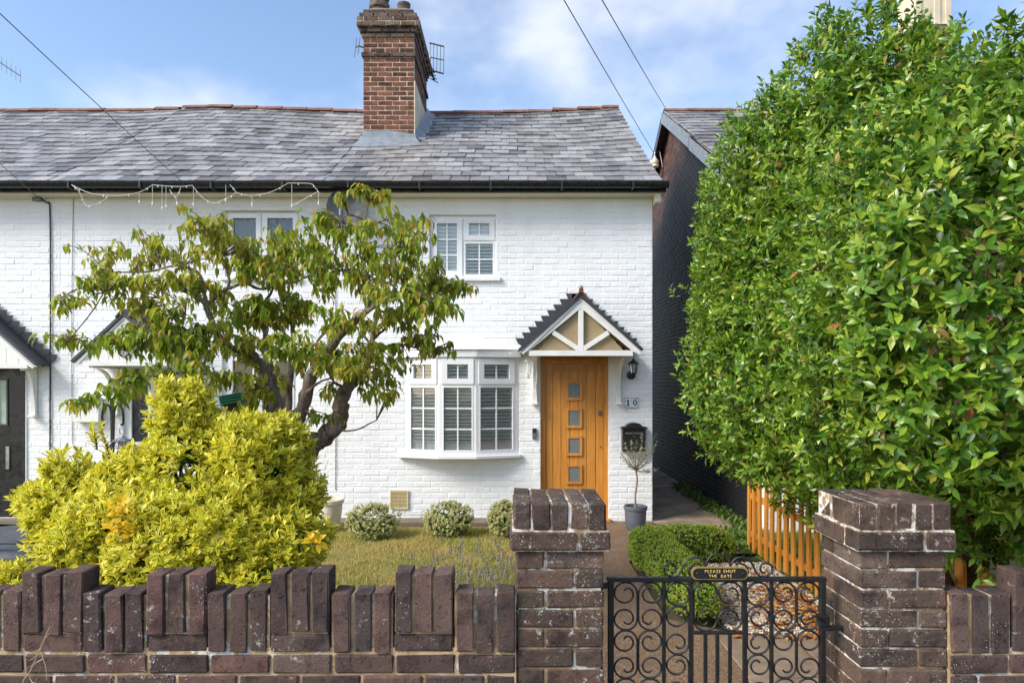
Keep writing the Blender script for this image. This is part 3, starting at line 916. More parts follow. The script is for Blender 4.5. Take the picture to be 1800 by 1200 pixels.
# bow window
A, B, C_, D = (hx(712), 9.0), (hx(772)*.978, 8.80), (hx(837)*.978, 8.80), (hx(912), 9.0)
zb, zt = hz(797), hz(629)
facets = [(A, B), (B, C_), (C_, D)]
bay = None
for i, (a, b) in enumerate(facets):
    Wd = math.hypot(b[0]-a[0], b[1]-a[1])
    e0, e1 = (.075, .045) if i == 0 else ((.045, .045) if i == 1 else (.045, .075))
    H = zt - zb
    L = [dict(u=(e0-.005, Wd-e1+.005), w=(H-.335, H-.025), sash=.064, bars=(1, 0), tilt=.55, pitch=.050),
         dict(u=(e0, Wd-e1), w=(.05, H-.375), sash=0, bars=(1, 2), tilt=.55, pitch=.050, kick=.105)]
    w = window(cot, a, b, zb, zt, L, name='bow_window')
    bay = bay or w
mb = MB()
o_ = .055
def bow_poly(g): return [(A[0]-.09, 8.997), (A[0]-.09, 8.997-.05), (B[0]-.01, B[1]-g), (C_[0]+.01, C_[1]-g), (D[0]+.03, 8.997-.05), (D[0]+.03, 8.997)]
def plate(z0, z1, g):
    q = bow_poly(g); n = len(q); mb = MB()
    mb.add([(x,y,z0) for x,y in q] + [(x,y,z1) for x,y in q], [list(range(n))[::-1], list(range(n,2*n))] + [[i,(i+1)%n,(i+1)%n+n,i+n] for i in range(n)])
    return mb
plate(zb-.048, zb-.002, .06).build('sill', MAT['white_plastic'], bay, bevel=.008)
plate(zt+.002, zt+.10, .03).build('header', MAT['white_wood'], bay, bevel=.006)
q = bow_poly(.055); n = len(q); mb = MB()
mb.add([(x,y,zt+.104) for x,y in q] + [(x, min(y+.12, 8.992) if y < 8.99 else y, zt+.15) for x,y in q], [list(range(n))[::-1], list(range(n,2*n))] + [[i,(i+1)%n,(i+1)%n+n,i+n] for i in range(n)])
mb.build('lead_roof', MAT['white_wood'], bay)
for px in (770, 834, 897):
    x = hx(px)*.978
    mb = MB(); mb.lathe([(.003,-.012),(.012,-.008),(.012,0)], (0,0,0), 10, Matrix.Translation((x, 8.765 if px < 890 else 8.83, zt+.055)) @ Matrix.Rotation(math.pi/2, 4, 'X')); mb.build('rivet', MAT['white_plastic'], bay)
# bow window side cheeks
# front door
dx0, dx1, dz0, dz1 = door_o
mb = MB(); mb.box(hx(957), hx(1063), 9.085, 9.13, .06, hz(637)); door = mb.build('front_door', MAT['oak'], cot)
mb = MB(); holed(mb, dx0+.002, dx1-.002, dz0, dz1, 9.045, 9.119, [(hx(958), hx(1062), .0, hz(638))]); mb.build('door_frame', MAT['oak'], door)
mb = MB(); mb.box(hx(954), hx(1066), 9.03, 9.044, hz(634), hz(630)); mb.build('drip_bar', MAT['oak'], door)
vis = [686, 735, 784, 834]
edges = [972, 987.2, 1002.4, 1017.6, 1032.8, 1048]
mb = MB(); holed(mb, hx(958.5), hx(1061.5), .07, hz(638.5), 9.072, 9.0845, [(hx(971.5), hx(1048.5), .16, hz(651))]); mb.build('stile', MAT['oak'], door, bevel=.003)
for a, b in zip(edges[:-1], edges[1:]):
    mb = MB(); mb.box(hx(a)+.003, hx(b)-.003, 9.075, 9.0848, .162, hz(651.4)); mb.build('plank', MAT['oak'], door, bevel=.003)
for cy in vis:
    mb = MB(); holed(mb, hx(995.5), hx(1024), hz(cy+17.5), hz(cy-17.5), 9.055, 9.0745, [(hx(1000), hx(1020), hz(cy+13), hz(cy-13))]); fr = mb.build('vision_frame', MAT['oak'], door, bevel=.003)
    mb = MB(); mb.box(hx(999.8), hx(1020.2), 9.064, 9.0742, hz(cy+13.2), hz(cy-13.2)); mb.build('pane', MAT['frosted_pane'], door)
mb = MB(); mb.box(hx(1053.2), hx(1058.6), 9.052, 9.0715, hz(730), hz(722.5)); mb.lathe([(.012,0),(.012,.016)], (0,0,0), 12, Matrix.Translation((hx(1056), 9.071, hz(722.5))) @ Matrix.Rotation(math.pi/2, 4, 'X')); mb.build('lock', MAT['grey_metal'], door)
mb = MB(); mb.lathe([(.008,0),(.011,.012),(.005,.02)], (0,0,0), 12, Matrix.Translation((hx(1055.5), 9.0715, hz(785))) @ Matrix.Rotation(math.pi/2, 4, 'X')); mb.build('keyhole', MAT['steel'], door, smooth=True)
mb = MB(); mb.box(hx(948), hx(1073), 8.93, 9.12, 0.0, .045); mb.build('threshold', MAT['oak'], door, bevel=.006)
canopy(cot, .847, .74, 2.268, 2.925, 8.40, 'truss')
# air vent
vx0, vx1, vz0, vz1 = hx(686), hx(718), hz(894), hz(861)
mb = MB(); holed(mb, vx0, vx1, vz0, vz1, 8.978, 8.992, [(vx0+.018, (vx0+vx1)/2-.004, vz0+.018, vz1-.018), ((vx0+vx1)/2+.004, vx1-.018, vz0+.018, vz1-.018)])
vent = mb.build('air_vent', MAT['vent_buff'], cot)
mb = MB(); mb.box(vx0+.01, vx1-.01, 8.9925, 8.9945, vz0+.01, vz1-.01); mb.build('vent_back', MAT['brown_wood'], vent)
for k in range(12):
    z = vz0 + .024 + k*(vz1-vz0-.048)/11
    mb = MB(); mb.box(vx0+.016, vx1-.016, 8.981, 8.991, z-.0052, z+.0052); mb.build('louvre', MAT['vent_buff'], vent)
# low strip at the foot of the wall
mb = MB(); mb.box(-2.38, .30, 8.72, 8.998, -.02, .05); mb.build('plinth_strip', MAT['concrete'], cot, bevel=.012)

# chimney
ch = MB(); ch.box(CHX0+.006, CHX1-.006, CHY0+.005, CHY1, 5.0, 7.54)
chim = ch.build('chimney', MAT['pale_mortar'], cot)
rb = random.Random(4)
def course(z, grow, mat, off, H=.0615, front=True, side=True, gap=.0145, flush=True):
    x0, x1 = CHX0 - grow, CHX1 + grow; y0, y1 = CHY0 - grow, CHY1 + grow
    Lb = .2285
    x = x0 - (Lb/2 if off else 0)
    while x < x1 - .02:
        a, b = max(x, x0), min(x + Lb, x1)
        x += Lb
        if b - a < .04: continue
        put('brick', brick_mesh(round(b-a-gap, 3), .10, H, mat, rb.randrange(3), .004, .002), chim, ((a+b)/2, y0 + rb.uniform(-.002,.002), z), (rb.uniform(-.01,.01), rb.uniform(-.008,.008), rb.uniform(-.006,.006)))
    if side:
        y = y0 + .106 - (Lb/2 if not off else 0)
        while y < y1 - .02:
            a, b = max(y, y0 + .106), min(y + Lb, y1)
            y += Lb
            if b - a < .04: continue
            put('brick', brick_mesh(round(b-a-gap, 3), .10, H, mat, rb.randrange(3), .004, .002), chim, (x1 + rb.uniform(-.002,.002), (a+b)/2, z), (0, 0, math.pi/2))
z = 5.56; k = 0
PC = .0752
zs = CH + (HY-105)*CHY0/F
while z < zs - .02:
    course(z, 0, MAT['red_brick'], k % 2, side=z > 6.55); z += PC; k += 1
course(z, .028, MAT['sooty_brick'], k % 2); z += PC; k += 1
for i in range(3): course(z, 0, MAT['red_brick'], k % 2); z += PC; k += 1
course(z, .02, MAT['sooty_brick'], k % 2); z += PC; k += 1
course(z, .045, MAT['sooty_brick'], k % 2); z += PC; k += 1
for i in range(2): course(z, .088, MAT['sooty_brick'], k % 2); z += PC; k += 1
course(z, .055, MAT['sooty_brick'], k % 2); z += PC; k += 1
course(z, .005, MAT['sooty_brick'], k % 2); z += PC; k += 1
ztop = z
mb = MB(); mb.box(CHX0-.082, CHX1+.082, CHY0-.082, CHY1+.08, ztop-4*PC, ztop-2*PC-.016); mb.build('corbel_core', MAT['tan_mortar'], chim)
mb = MB()
xs = [(CHX0+.02, CHY0+.02), (CHX1-.02, CHY0+.02), (CHX1-.02, CHY1), (CHX0+.02, CHY1)]
xi = [(CHX0+.14, CHY0+.16), (CHX1-.16, CHY0+.16), (CHX1-.16, CHY1-.1), (CHX0+.14, CHY1-.1)]
mb.add([(x,y,ztop-.05) for x,y in xs]+[(x,y,ztop+.0) for x,y in xs]+[(x,y,ztop+.10) for x,y in xi], [(0,3,2,1),(0,1,5,4),(1,2,6,5),(2,3,7,6),(3,0,4,7),(4,5,9,8),(5,6,10,9),(6,7,11,10),(7,4,8,11),(8,9,10,11)])
mb.build('flaunching', MAT['concrete'], chim, bevel=.02)
for (px, Yp, base, s) in ((667, 11.0, .06, 1.0), (710, 11.2, .05, .68)):
    mb = MB(); x = (px-CX)*Yp/F
    mb.lathe([(.15*s,0),(.135*s,.08),(.165*s,.11),(.165*s,.17),(.14*s,.20),(.15*s,.26),(.16*s,.27),(.16*s,.31),(.12*s,.31),(.12*s,.1)], (x, Yp, ztop+base), 20); mb.build('chimney_pot', MAT['sooty_brick'], chim, smooth=True)
mb = MB(); mb.box(CHX1-.004, CHX1+.016, CHY0+.004, CHY1-.01, 5.0, 6.545); mb.build('render', MAT['cream_render'], chim, bevel=.004)
# lead apron and side soakers following the slope
def on_roof(x, y, up=.03):
    t = (y-EY)/(RY-EY); p = roof_pt(x, t); return Vector((x, y, p.z + up))
mb = MB()
ya = CHY0 - .30
row0 = [on_roof(CHX0-.14, ya, .030), on_roof(CHX0+.42, ya-.01, .032), on_roof(CHX1+.05, ya, .03), on_roof(CHX1+.15, ya+.04, .03)]
row1 = [Vector((CHX0-.012, CHY0-.012, 5.655)), Vector((CHX0+.42, CHY0-.012, 5.66)), Vector((CHX1, CHY0-.012, 5.655)), Vector((CHX1+.03, CHY0-.012, 5.655))]
row1b = [p + Vector((0,0,.10 if i < 2 else .05)) for i, p in enumerate(row1)]
V = row0 + row1 + row1b
mb.add(V, [(i, i+1, i+5, i+4) for i in range(3)] + [(i+4, i+5, i+9, i+8) for i in range(3)])
mb.build('lead_apron', MAT['lead'], chim)
mb = MB(); nseg = 10; V = []
for i in range(nseg+1):
    y = CHY0 - .06 + (CHY1-CHY0+.05)*i/nseg
    wv = .03*math.sin(i*2.4)
    V.append(on_roof(CHX1+.17+wv*.6, y, .035)); V.append(on_roof(CHX1+.06, y, .075)); V.append(on_roof(CHX1+.021, y, .15 + .02*(i % 2)))
mb.add(V, [(3*i+j, 3*i+3+j, 3*i+4+j, 3*i+1+j) for i in range(nseg) for j in range(2)])
mb.build('lead_soaker', MAT['lead'], chim)

# ---- middle cottage
XC = -5.95
c2 = thing('white_cottage', ((XA+XC)/2, 9.0, 0), 'white cottage with boarded porch gable and white glazed door, behind the cherry tree', 'house')
wu = rect(395, 525, 371, 487); wd = rect(390, 524, 622, 770); d2 = (hx(216), hx(308), .05, hz(640))
facade(c2, XC, XA-.001, 9.0, 0, H_, [wu, wd, d2], MAT['painted_brick'], 300, seed=8)
mb = MB(); mb.box(XC, XA, 15.6, 15.8, 0, H_); mb.build('back_wall', MAT['painted_brick'], c2)
slate_roof(c2, XC, XA-.002, skip=lambda x, y: CHX0-.0 < x and CHY0+.1 < y < CHY1+.1, seed=22)
gutter(c2, XC, XA-.002)
w = window(c2, (wu[0], 9.04), (wu[1], 9.04), wu[2], wu[3], lights_px(395, 487, [
    ((400, 456, 375, 484), dict(sash=.055, fill='curtain')), ((461, 521, 375, 484), dict(sash=.055, fill='curtain'))]))
mb = MB(); mb.box(wu[0]-.04, wu[1]+.04, 8.955, 9.10, wu[2]-.05, wu[2]-.002); mb.build('sill', MAT['white_wood'], w, bevel=.006)
mb = MB(); mb.box(wu[0]-.03, wu[1]+.03, 8.965, 9.0, wu[3]+.002, wu[3]+.035); mb.build('drip_board', MAT['white_wood'], w)
for (x, z) in ((486, 403), (509, 406), (493, 419)):
    mb = MB(); q = []
    for k in range(10):
        a = math.pi/2 + k*math.pi/5; rr = .034 if k % 2 == 0 else .013
        q.append((hx(x) + rr*math.cos(a), hz(z) + rr*math.sin(a)))
    mb.prism(q, 9.052, 9.056); mb.build('star', MAT['tile_white'], w)
w = window(c2, (wd[0], 9.04), (wd[1], 9.04), wd[2], wd[3], lights_px(390, 770, [
    ((402, 448, 628, 764), dict(sash=.04, fill='curtain')), ((454, 514, 628, 764), dict(sash=.04, fill='curtain'))]))
mb = MB(); mb.box(wd[0]-.04, wd[1]+.04, 8.955, 9.10, wd[2]-.05, wd[2]-.002); mb.build('sill', MAT['white_wood'], w, bevel=.006)
mb = MB(); holed(mb, d2[0]+.002, d2[1]-.002, d2[2], d2[3], 9.04, 9.10, [(hx(228), hx(257), hz(777), hz(648)), (hx(271), hx(300), hz(777), hz(648))])
dd = mb.build('glazed_door', MAT['white_plastic'], c2)
for (a, b) in ((228, 257), (271, 300)):
    mb = MB(); mb.box(hx(a)-.004, hx(b)+.004, 9.065, 9.07, hz(777.4), hz(647.6)); mb.build('pane', MAT['dark_glass_panel'], dd)
ring = MAT['frosted_pane']
for i in range(4):
    for s in (0, 1):
        c0 = Vector((hx(246), 9.060, hz(678 + i*26))) ; rr = .055
        pts = [c0 + Vector((math.cos(t)*rr*.75, 0, math.sin(t)*rr)) for t in np.linspace(0 + s*math.pi, math.pi + s*math.pi, 10)]
        mb = MB(); mb.tube(pts, .006, 5); mb.build('etched_curl', ring, dd)
pts = [Vector((hx(286) + math.cos(t)*(.035+.012*t), 9.060, hz(683) + math.sin(t)*(.022+.012*t))) for t in np.linspace(0, 7.5, 26)]
mb = MB(); mb.tube(pts, .006, 5); mb.build('etched_curl', MAT['tile_white'], dd)
mb = MB(); mb.box(hx(214), hx(310), 8.9, 9.1, 0, .048); mb.build('step', MAT['concrete'], dd)
canopy(c2, -4.77, .62, 2.125, 2.70, 8.40, 'board')

# ---- left cottage
XD = -9.6
c3 = thing('white_cottage', ((XC+XD)/2, 9.0, 0), 'white cottage with black panelled front door and leaded panes', 'house')
d3 = (hx(-75), hx(46), .05, hz(640))
facade(c3, XD, XC-.001, 9.0, 0, H_, [d3], MAT['painted_brick'], 300, seed=9)
mb = MB(); mb.box(XD, XC, 15.6, 15.8, 0, H_); mb.build('back_wall', MAT['painted_brick'], c3)
mb = MB(); mb.box(XD, XD+.2, 9.13, 15.6, 0, H_); mb.build('side_wall', MAT['painted_brick'], c3)
slate_roof(c3, XD, XC-.002, seed=23)
gutter(c3, XD, XC-.002)
mb = MB(); holed(mb, d3[0]+.002, d3[1]-.002, d3[2], d3[3], 9.03, 9.10, [(hx(-8), hx(9), hz(745), hz(668)), (hx(-50), hx(-32), hz(745), hz(668))])
dd = mb.build('black_door', MAT['black_plastic'], c3)
for (a, b) in ((-8, 9), (-50, -32)):
    mb = MB(); mb.box(hx(a)-.004, hx(b)+.004, 9.05, 9.055, hz(745.4), hz(667.6)); pn = mb.build('pane', MAT['pale_green_glass'], dd)
    mb = MB(); holed(mb, hx(a)-.02, hx(b)+.02, hz(748), hz(665), 9.018, 9.029, [(hx(a), hx(b), hz(745), hz(668))]); mb.build('bead', MAT['dark_grey'], dd)
mb = MB(); mb.box(hx(46)+.001, hx(46)+.012, 8.985, 9.03, .05, hz(640)); mb.build('jamb', MAT['white_wood'], dd)
mb = MB(); mb.box(hx(-78), hx(49), 8.82, 9.1, 0, .048); mb.build('step', MAT['concrete'], dd)
mb = MB(); mb.box(hx(8), hx(15), 9.012, 9.029, hz(825), hz(785)); mb.build('letter_plate', MAT['steel'], dd, bevel=.006)
canopy(c3, -6.86, .77, 2.10, 2.785, 8.72, 'board')

# ------------------------------------------------------------------ neighbour
NX = 3.08
nb = thing('brick_house', (6.5, 12.5, 0), 'neighbouring brick house with black and red brick side wall and slate roof', 'house')
NY0, NY1, NR_, NZ = 8.8, 17.6, 13.2, 4.45
Msd = Matrix(((0,-1,0,NX),(-1,0,0,0),(0,0,1,0),(0,0,0,1)))     # local x -> -Y, local y(depth) -> ... inward is +X
Msd = Matrix(((0,1,0,NX),(1,0,0,0),(0,0,1,0),(0,0,0,1)))       # local x -> Y, local y -> +X, z -> z
def side_bricks():
    mb = MB(); mb.prism([(NY0,0),(NY1,0),(NY1,NZ),(NR_,6.95),(NY0,NZ)], .006, .25, Msd)
    w = mb.build('side_wall', MAT['black_red_brick'], nb)
    T, f = open_brick(1.0, .0662)
    T = np.array(T); sgn = np.sign(T[:,0]); inner = np.abs(T[:,0]) < .4999
    mb = MB(); r = random.Random(31); k = 0; z = 0.0
    while z < 6.9:
        y0, y1 = NY0, NY1
        zt_ = z + .075
        if zt_ > NZ:
            s = (zt_-NZ)/(6.95-NZ); y0 = NY0 + (NR_-NY0)*s; y1 = NY1 - (NY1-NR_)*s
        y = NY0 - (.1125 if k % 2 else 0)
        while y < y1:
            a, b = max(y, y0), min(y+.225, y1); y += .225
            if b - a < .04: continue
            ln = b-a-.009
            q = T.copy(); q[:,0] = sgn*(ln/2 - np.where(inner, .006, 0.)) + (a+b)/2
            q[:,1] += r.uniform(-.003,.002); q[:,2] += z + .0376
            mb.add(q.tolist(), f, Msd)
        z += .0752; k += 1
    o = mb.build('brickwork', MAT['black_red_brick'], w); o["kind"] = "stuff"
side_bricks()
mb = MB(); mb.box(NX+.26, 12, NY0, NY0+.2, 0, NZ); mb.build('front_wall', MAT['red_brick'], nb)
mb = MB(); mb.box(NX+.02, NX+1.0, NY0-.5, NY0-.002, 0, .62); mb.build("bay_base", MAT["painted_brick"], nb, bevel=.01)
mb = MB(); mb.box(NX+.02, NX+1.0, NY0-.5, NY0-.002, 1.9, 2.1); mb.build("bay_roof", MAT["painted_brick"], nb, bevel=.01)
mb = MB(); mb.box(NX+.05, NX+.97, NY0-.46, NY0-.01, .621, 1.899); mb.build('bay_glass', MAT['dark_glass_panel'], nb)
mb = MB(); mb.box(11.8, 12, NY0+.2, NY1, 0, NZ); mb.box(NX+.26, 11.8, NY1-.2, NY1, 0, NZ); mb.build('rear_wall', MAT['red_brick'], nb)
def npt(x, t): return Vector((x, NY0-.2 + (NR_-NY0+.2)*t, NZ-.06 + (7.06-NZ+.06)*t))
_EY, _EZ = EY, EZ
EY, EZ = NY0-.2, NZ-.06
nroof = slate_roof(nb, 2.93, 6.2, rows=19, w=.30, pt=npt, seed=40)
EY, EZ = _EY, _EZ
mb = MB()
for (t0, t1) in ((0, 1),):
    a, b = npt(6.2, 0), npt(12.1, 1)
    mb.add([(6.2,a.y,a.z),(12.1,a.y,a.z),(12.1,b.y,b.z),(6.2,b.y,b.z),(6.2,2*b.y-a.y,a.z),(12.1,2*b.y-a.y,a.z)], [(0,1,2,3),(3,2,5,4)])
mb.build('far_roof', MAT['slate'], nroof)
for s, (t0, t1) in enumerate(((.0, .56), (.56, 1.0))):
    a, b = npt(2.9, t0), npt(2.9, t1)
    dz = -.02 if s else -.05
    mb = MB(); mb.prism([(a.y, a.z-.20+dz), (b.y, b.z-.20+dz), (b.y, b.z+dz), (a.y, a.z+dz)], -.005-(.012 if s else 0), .02, Matrix(((0,1,0,2.90),(1,0,0,0),(0,0,1,0),(0,0,0,1)))); mb.build('bargeboard', MAT['lead'], nroof)
b = npt(2.9, 1); a = Vector((2.9, 2*b.y - npt(2.9,0).y, npt(2.9,0).z))
mb = MB(); mb.prism([(a.y, a.z-.2), (b.y, b.z-.22), (b.y, b.z-.02), (a.y, a.z)], 0, .02, Matrix(((0,1,0,2.90),(1,0,0,0),(0,0,1,0),(0,0,0,1)))); mb.build('bargeboard', MAT['black_plastic'], nroof)
mb = MB(); mb.prism([(npt(2.9,0).y, npt(2.9,0).z-.09), (b.y, b.z-.09), (a.y, a.z-.09), (a.y, a.z-.105), (b.y, b.z-.107), (npt(2.9,0).y, npt(2.9,0).z-.107)], .02, .175, Matrix(((0,1,0,2.90),(1,0,0,0),(0,0,1,0),(0,0,0,1)))); mb.build('soffit', MAT['black_plastic'], nroof)
# its chimney
mb = MB(); mb.box(7.2, 7.9, 12.2, 12.82, 6.2, 8.22); nch = mb.build('chimney', MAT['sooty_brick'], nb)
for k in range(8):
    mb = MB(); mb.box(7.185-.0, 7.915, 12.185, 12.835, 7.62+k*.0752, 7.62+k*.0752+.066); mb.build('brick_course', MAT['red_brick' if k < 3 else 'sooty_brick'], nch, bevel=.004)
mb = MB(); mb.box(7.22, 7.88, 12.22, 12.80, 8.23, 9.2); mb.build('rendered_stack', MAT['cream_render'], nch, bevel=.01)
for x in (7.22, 7.56, 7.76):
    mb = MB(); mb.box(x-.012, x+.10, 12.195, 12.219, 8.232, 9.2); mb.build('pilaster', MAT['cream_render'], nch, bevel=.006)
mb = MB(); mb.box(7.18, 7.92, 12.18, 12.84, 8.221, 8.229); mb.build('ledge', MAT['cream_render'], nch)
# ------------------------------------------------------------------ front walls and gate piers
def garden_wall(label, xa, step, groups, first_tall, Yf=2.55, seed=1, mat='wall_brick', mort='tan_mortar'):
    """soldier bricks in threes, alternately high and low, over stretcher courses; xa is the end at the pier, step -1 or +1"""
    r = random.Random(seed)
    pit, D = .0769, .103
    gw = 3*pit
    x_end = xa + step*groups*gw
    root = thing('garden_wall', ((xa+x_end)/2, Yf+D/2, 0), label, 'wall')
    zl0, zl1, zh0, zh1 = .8185, 1.046, .893, 1.120
    core = MB()
    lo_x, hi_x = min(xa, x_end), max(xa, x_end)
    core.box(lo_x, hi_x, Yf+.006, Yf+D-.006, -.02, zl0+.02)
    m = MAT[mat]
    for g in range(groups):
        tall = (g % 2 == 0) == first_tall
        x0 = xa + step*g*gw if step > 0 else xa - (g+1)*gw
        z0, z1 = (zh0, zh1) if tall else (zl0+.005, zl1)
        core.box(x0+(.014 if tall else .0005), x0+gw-(.014 if tall else .0005), Yf+.0085, Yf+D-.012, zl0+.021, z1-.012)
        for k in range(3):
            hh = round(z1-z0 + (0, -.003, .002)[k], 3)
            put('brick', brick_mesh(.0630, D, hh, m, r.randrange(7), .0045, .0034), root,
                (x0 + pit*(k+.5) + r.uniform(-.0025,.0025), Yf + r.uniform(-.011,-.001), z0 + r.uniform(-.007,.006)), (r.uniform(-.012,.012), r.uniform(-.013,.013), r.uniform(-.03,.03)))
        if tall:
            put('brick', brick_mesh(round(gw-.012,3), D, .0655, m, r.randrange(3), .005, .003), root, (x0+gw/2, Yf + r.uniform(-.003,.003), zl0+.006), (r.uniform(-.01,.01), r.uniform(-.006,.006), r.uniform(-.008,.008)))
    pc = .0785; z = zl0 - pc; k = 0
    while z > -.02:
        x = lo_x - (gw/2 if k % 2 else 0) + r.uniform(-.01, .01)
        while x < hi_x - .02:
            a, b = max(x, lo_x), min(x+gw, hi_x); x += gw
            if b-a < .05: continue
            put('brick', brick_mesh(round(b-a-.0115,3), D, .0665, m, r.randrange(3), .005, .003), root, ((a+b)/2, Yf + r.uniform(-.004,.003), z+.006), (r.uniform(-.01,.01), r.uniform(-.005,.005), r.uniform(-.006,.006)))
        z -= pc; k += 1
    core.build('mortar', MAT[mort], root)
    return root
garden_wall('low dark brick wall with castellated top in front of the yellow shrub', .0155, -1, 16, False, seed=3)
garden_wall('short length of dark brick wall under the tall green bush', 1.635, 1, 9, False, seed=4)

def pier(x0, label, Yf=2.56, seed=2):
    r = random.Random(seed)
    W = .3245; root = thing('gate_pier', (x0+W/2, Yf+W/2, 0), label, 'gate pier', 'gate piers')
    m = MAT['pier_brick']; st, hd = .213, .1015
    jj = W - st - hd
    pc = .0738; z = 1.202 - 16*pc; k = 0
    core = MB(); core.box(x0+.008, x0+W-.008, Yf+.008, Yf+W-.008, -.02, 1.2)
    core.build('mortar', MAT['white_mortar'], root)
    def b(cx, cy, L, D, z, H, rot):
        put('brick', brick_mesh(round(L,3), round(D,3), round(H,3), m, r.randrange(4), .005, .0025), root, (cx + r.uniform(-.002,.002), cy + r.uniform(-.002,.002), z), (r.uniform(-.006,.006), r.uniform(-.006,.006), rot + r.uniform(-.008,.008)))
    H = .0635
    for i in range(16):
        zz = z + i*pc + .005
        if i % 2 == 0:
            b(x0+st/2, Yf, st, hd, zz, H, 0)                               # front stretcher from the left
            b(x0+W, Yf+st/2, st, hd, zz, H, math.pi/2)                      # right side
            b(x0+W-st/2, Yf+W, st, hd, zz, H, math.pi)                      # back
            b(x0, Yf+W-st/2, st, hd, zz, H, -math.pi/2)                     # left side
        else:
            b(x0+W-st/2, Yf, st, hd, zz, H, 0)
            b(x0, Yf+st/2, st, hd, zz, H, -math.pi/2)
            b(x0+st/2, Yf+W, st, hd, zz, H, math.pi)
            b(x0+W, Yf+W-st/2, st, hd, zz, H, math.pi/2)
    # projecting course
    g = .026; zz = 1.207; W2 = W + 2*g; xl, yl = x0-g, Yf-g
    mc = MB(); mc.box(xl+.008, xl+W2-.008, yl+.008, yl+W2-.008, 1.2005, 1.278); mc.build('ledge_mortar', MAT['white_mortar'], root)
    s2 = .132
    b(xl+.126, yl, .247, .1, zz, .066, 0); b(xl+W2-.0585, yl, .112, .1, zz, .066, 0)
    b(xl, yl+.105+.132, .250, .1, zz, .066, -math.pi/2); b(xl+W2, yl+.105+.132, .250, .1, zz, .066, math.pi/2)
    b(xl+W2/2, yl+W2, W2-.22, .1, zz, .066, math.pi)
    # bricks on edge as the cap
    g = .013; zz = 1.2785; W3 = W + 2*g; xl, yl = x0-g, Yf-g
    mc = MB(); mc.box(xl+.006, xl+W3-.006, yl+.006, yl+W3-.006, 1.2785, 1.374); mc.build('cap_mortar', MAT['white_mortar'], root)
    p5 = W3/5
    for k in range(5):
        for (ya, D) in ((yl, .222), (yl+.233, W3-.233)):
            me = brick_mesh(round(p5-.0055,3), round(D,3), .101, m, r.randrange(4), .006, .003)
            put('brick', me, root, (xl+p5*(k+.5) + r.uniform(-.002,.002), ya + r.uniform(-.004,.004), zz + r.uniform(-.003,.003)), (r.uniform(-.01,.01), r.uniform(-.012,.012), r.uniform(-.01,.01)))
    return root
pier(.0175, 'square dark brick gate pier joined to the long castellated wall', seed=6)
pier(1.306, 'square brick gate pier under the overhanging green bush', seed=7)

# ------------------------------------------------------------------ iron gate
GY = 2.70
GS = GY / F
def gp(px, py, dy=0): return Vector(((px-CX)*GS, GY+dy, CH-(py-HY)*GS))
gate = thing('iron_gate', gp(1258, 1450) - Vector((0,0,0)), 'black wrought iron scroll gate between the two brick piers', 'gate')
IR = MAT['black_iron']
def gbar(name, x0, x1, y0, y1, d=.009, bev=.002):
    mb = MB(); a, b = gp(x0, y1), gp(x1, y0); mb.box(a.x, b.x, GY-d, GY+d, a.z, b.z); return mb.build(name, IR, gate, bevel=bev)
gbar('stile', 1068.5, 1078.5, 1017, 1450, .012); gbar('stile', 1440.5, 1450, 1017, 1450, .012)
gbar('top_rail', 1067, 1451, 1013.5, 1021, .013)
gbar('bottom_rail', 1078.6, 1440.4, 1440, 1448, .010)
for x in (1167, 1356): gbar('upright', x-3, x+3, 1021.2, 1439.8, .008)
for x in (1215, 1309): gbar('upright', x-3.5, x+3.5, 1021.2, 1439.8, .008)
gbar('lock_rail', 1218.7, 1305.3, 1108.5, 1113.5, .008)
for x in (1240, 1261, 1283): gbar('bar', x-3, x+3, 1113.7, 1439.8, .007)
def c_scroll(xb, xc, y0, y1):
    """a C scroll: back at px xb, curls towards px xc, between py y0 and y1"""
    s = 1 if xc > xb else -1
    R_ = abs(xc - xb)/2.0
    cx = xb + s*R_
    pts = []
    def curl(cy, up):
        q = []
        for t in np.linspace(0, math.radians(505), 34):
            f = 1.0 if t < math.pi*.95 else max(.30, 1.0 - (t - math.pi*.95)/math.radians(505-171)*.74)
            ox = 0.0 if f == 1.0 else -s*R_*(1-f)*.12
            q.append((cx + ox - s*R_*f*math.cos(t), cy - up*R_*1.0*f*math.sin(t) + up*(1-f)*R_*(-.15)))
        return q
    top = curl(y0 + R_, 1); bot = curl(y1 - R_, -1)
    allp = top[::-1] + bot
    mb = MB(); V = [gp(a, b) for a, b in allp]
    mb.tube(V, [.0042]*len(V), 6); mb.build('scroll', IR, gate, smooth=True)
rows = [(1022.5 + 84.6*k, 1022.5 + 84.6*k + 83.8) for k in range(5)]
for (a, b) in rows:
    if b > 1441: b = 1439
    for (xl, xr) in ((1079.5, 1163), (1360, 1440)):
        xm = (xl+xr)/2
        c_scroll(xm-1, xl, a, b); c_scroll(xm+1, xr, a, b)
for i in range(5):
    a = 1065 + 84.6*i; b = min(a + 83.8, 1439)
    if b - a < 60: continue
    c_scroll(1211, 1171.5, a, b); c_scroll(1313, 1352, a, b)
for xc in (1191.2, 1332.6):
    mb = MB(); V = [gp(xc + 20*math.cos(t), 1043.2 + 20.3*math.sin(t)) for t in np.linspace(0, 2*math.pi, 25)]
    mb.tube(V, .0042, 6); mb.build('ring', IR, gate, smooth=True)
c_scroll(1219.5, 1260.5, 1022, 1107.8); c_scroll(1304.5, 1262.5, 1022, 1107.8)
def crest(pts):
    mb = MB(); V = catmull([gp(a, b) for a, b in pts], 5); mb.tube(V, .0044, 6); mb.build('crest_scroll', IR, gate, smooth=True)
crest([(1242, 994), (1243, 986), (1249, 977), (1262, 973), (1275, 977), (1282, 986), (1283, 994)])
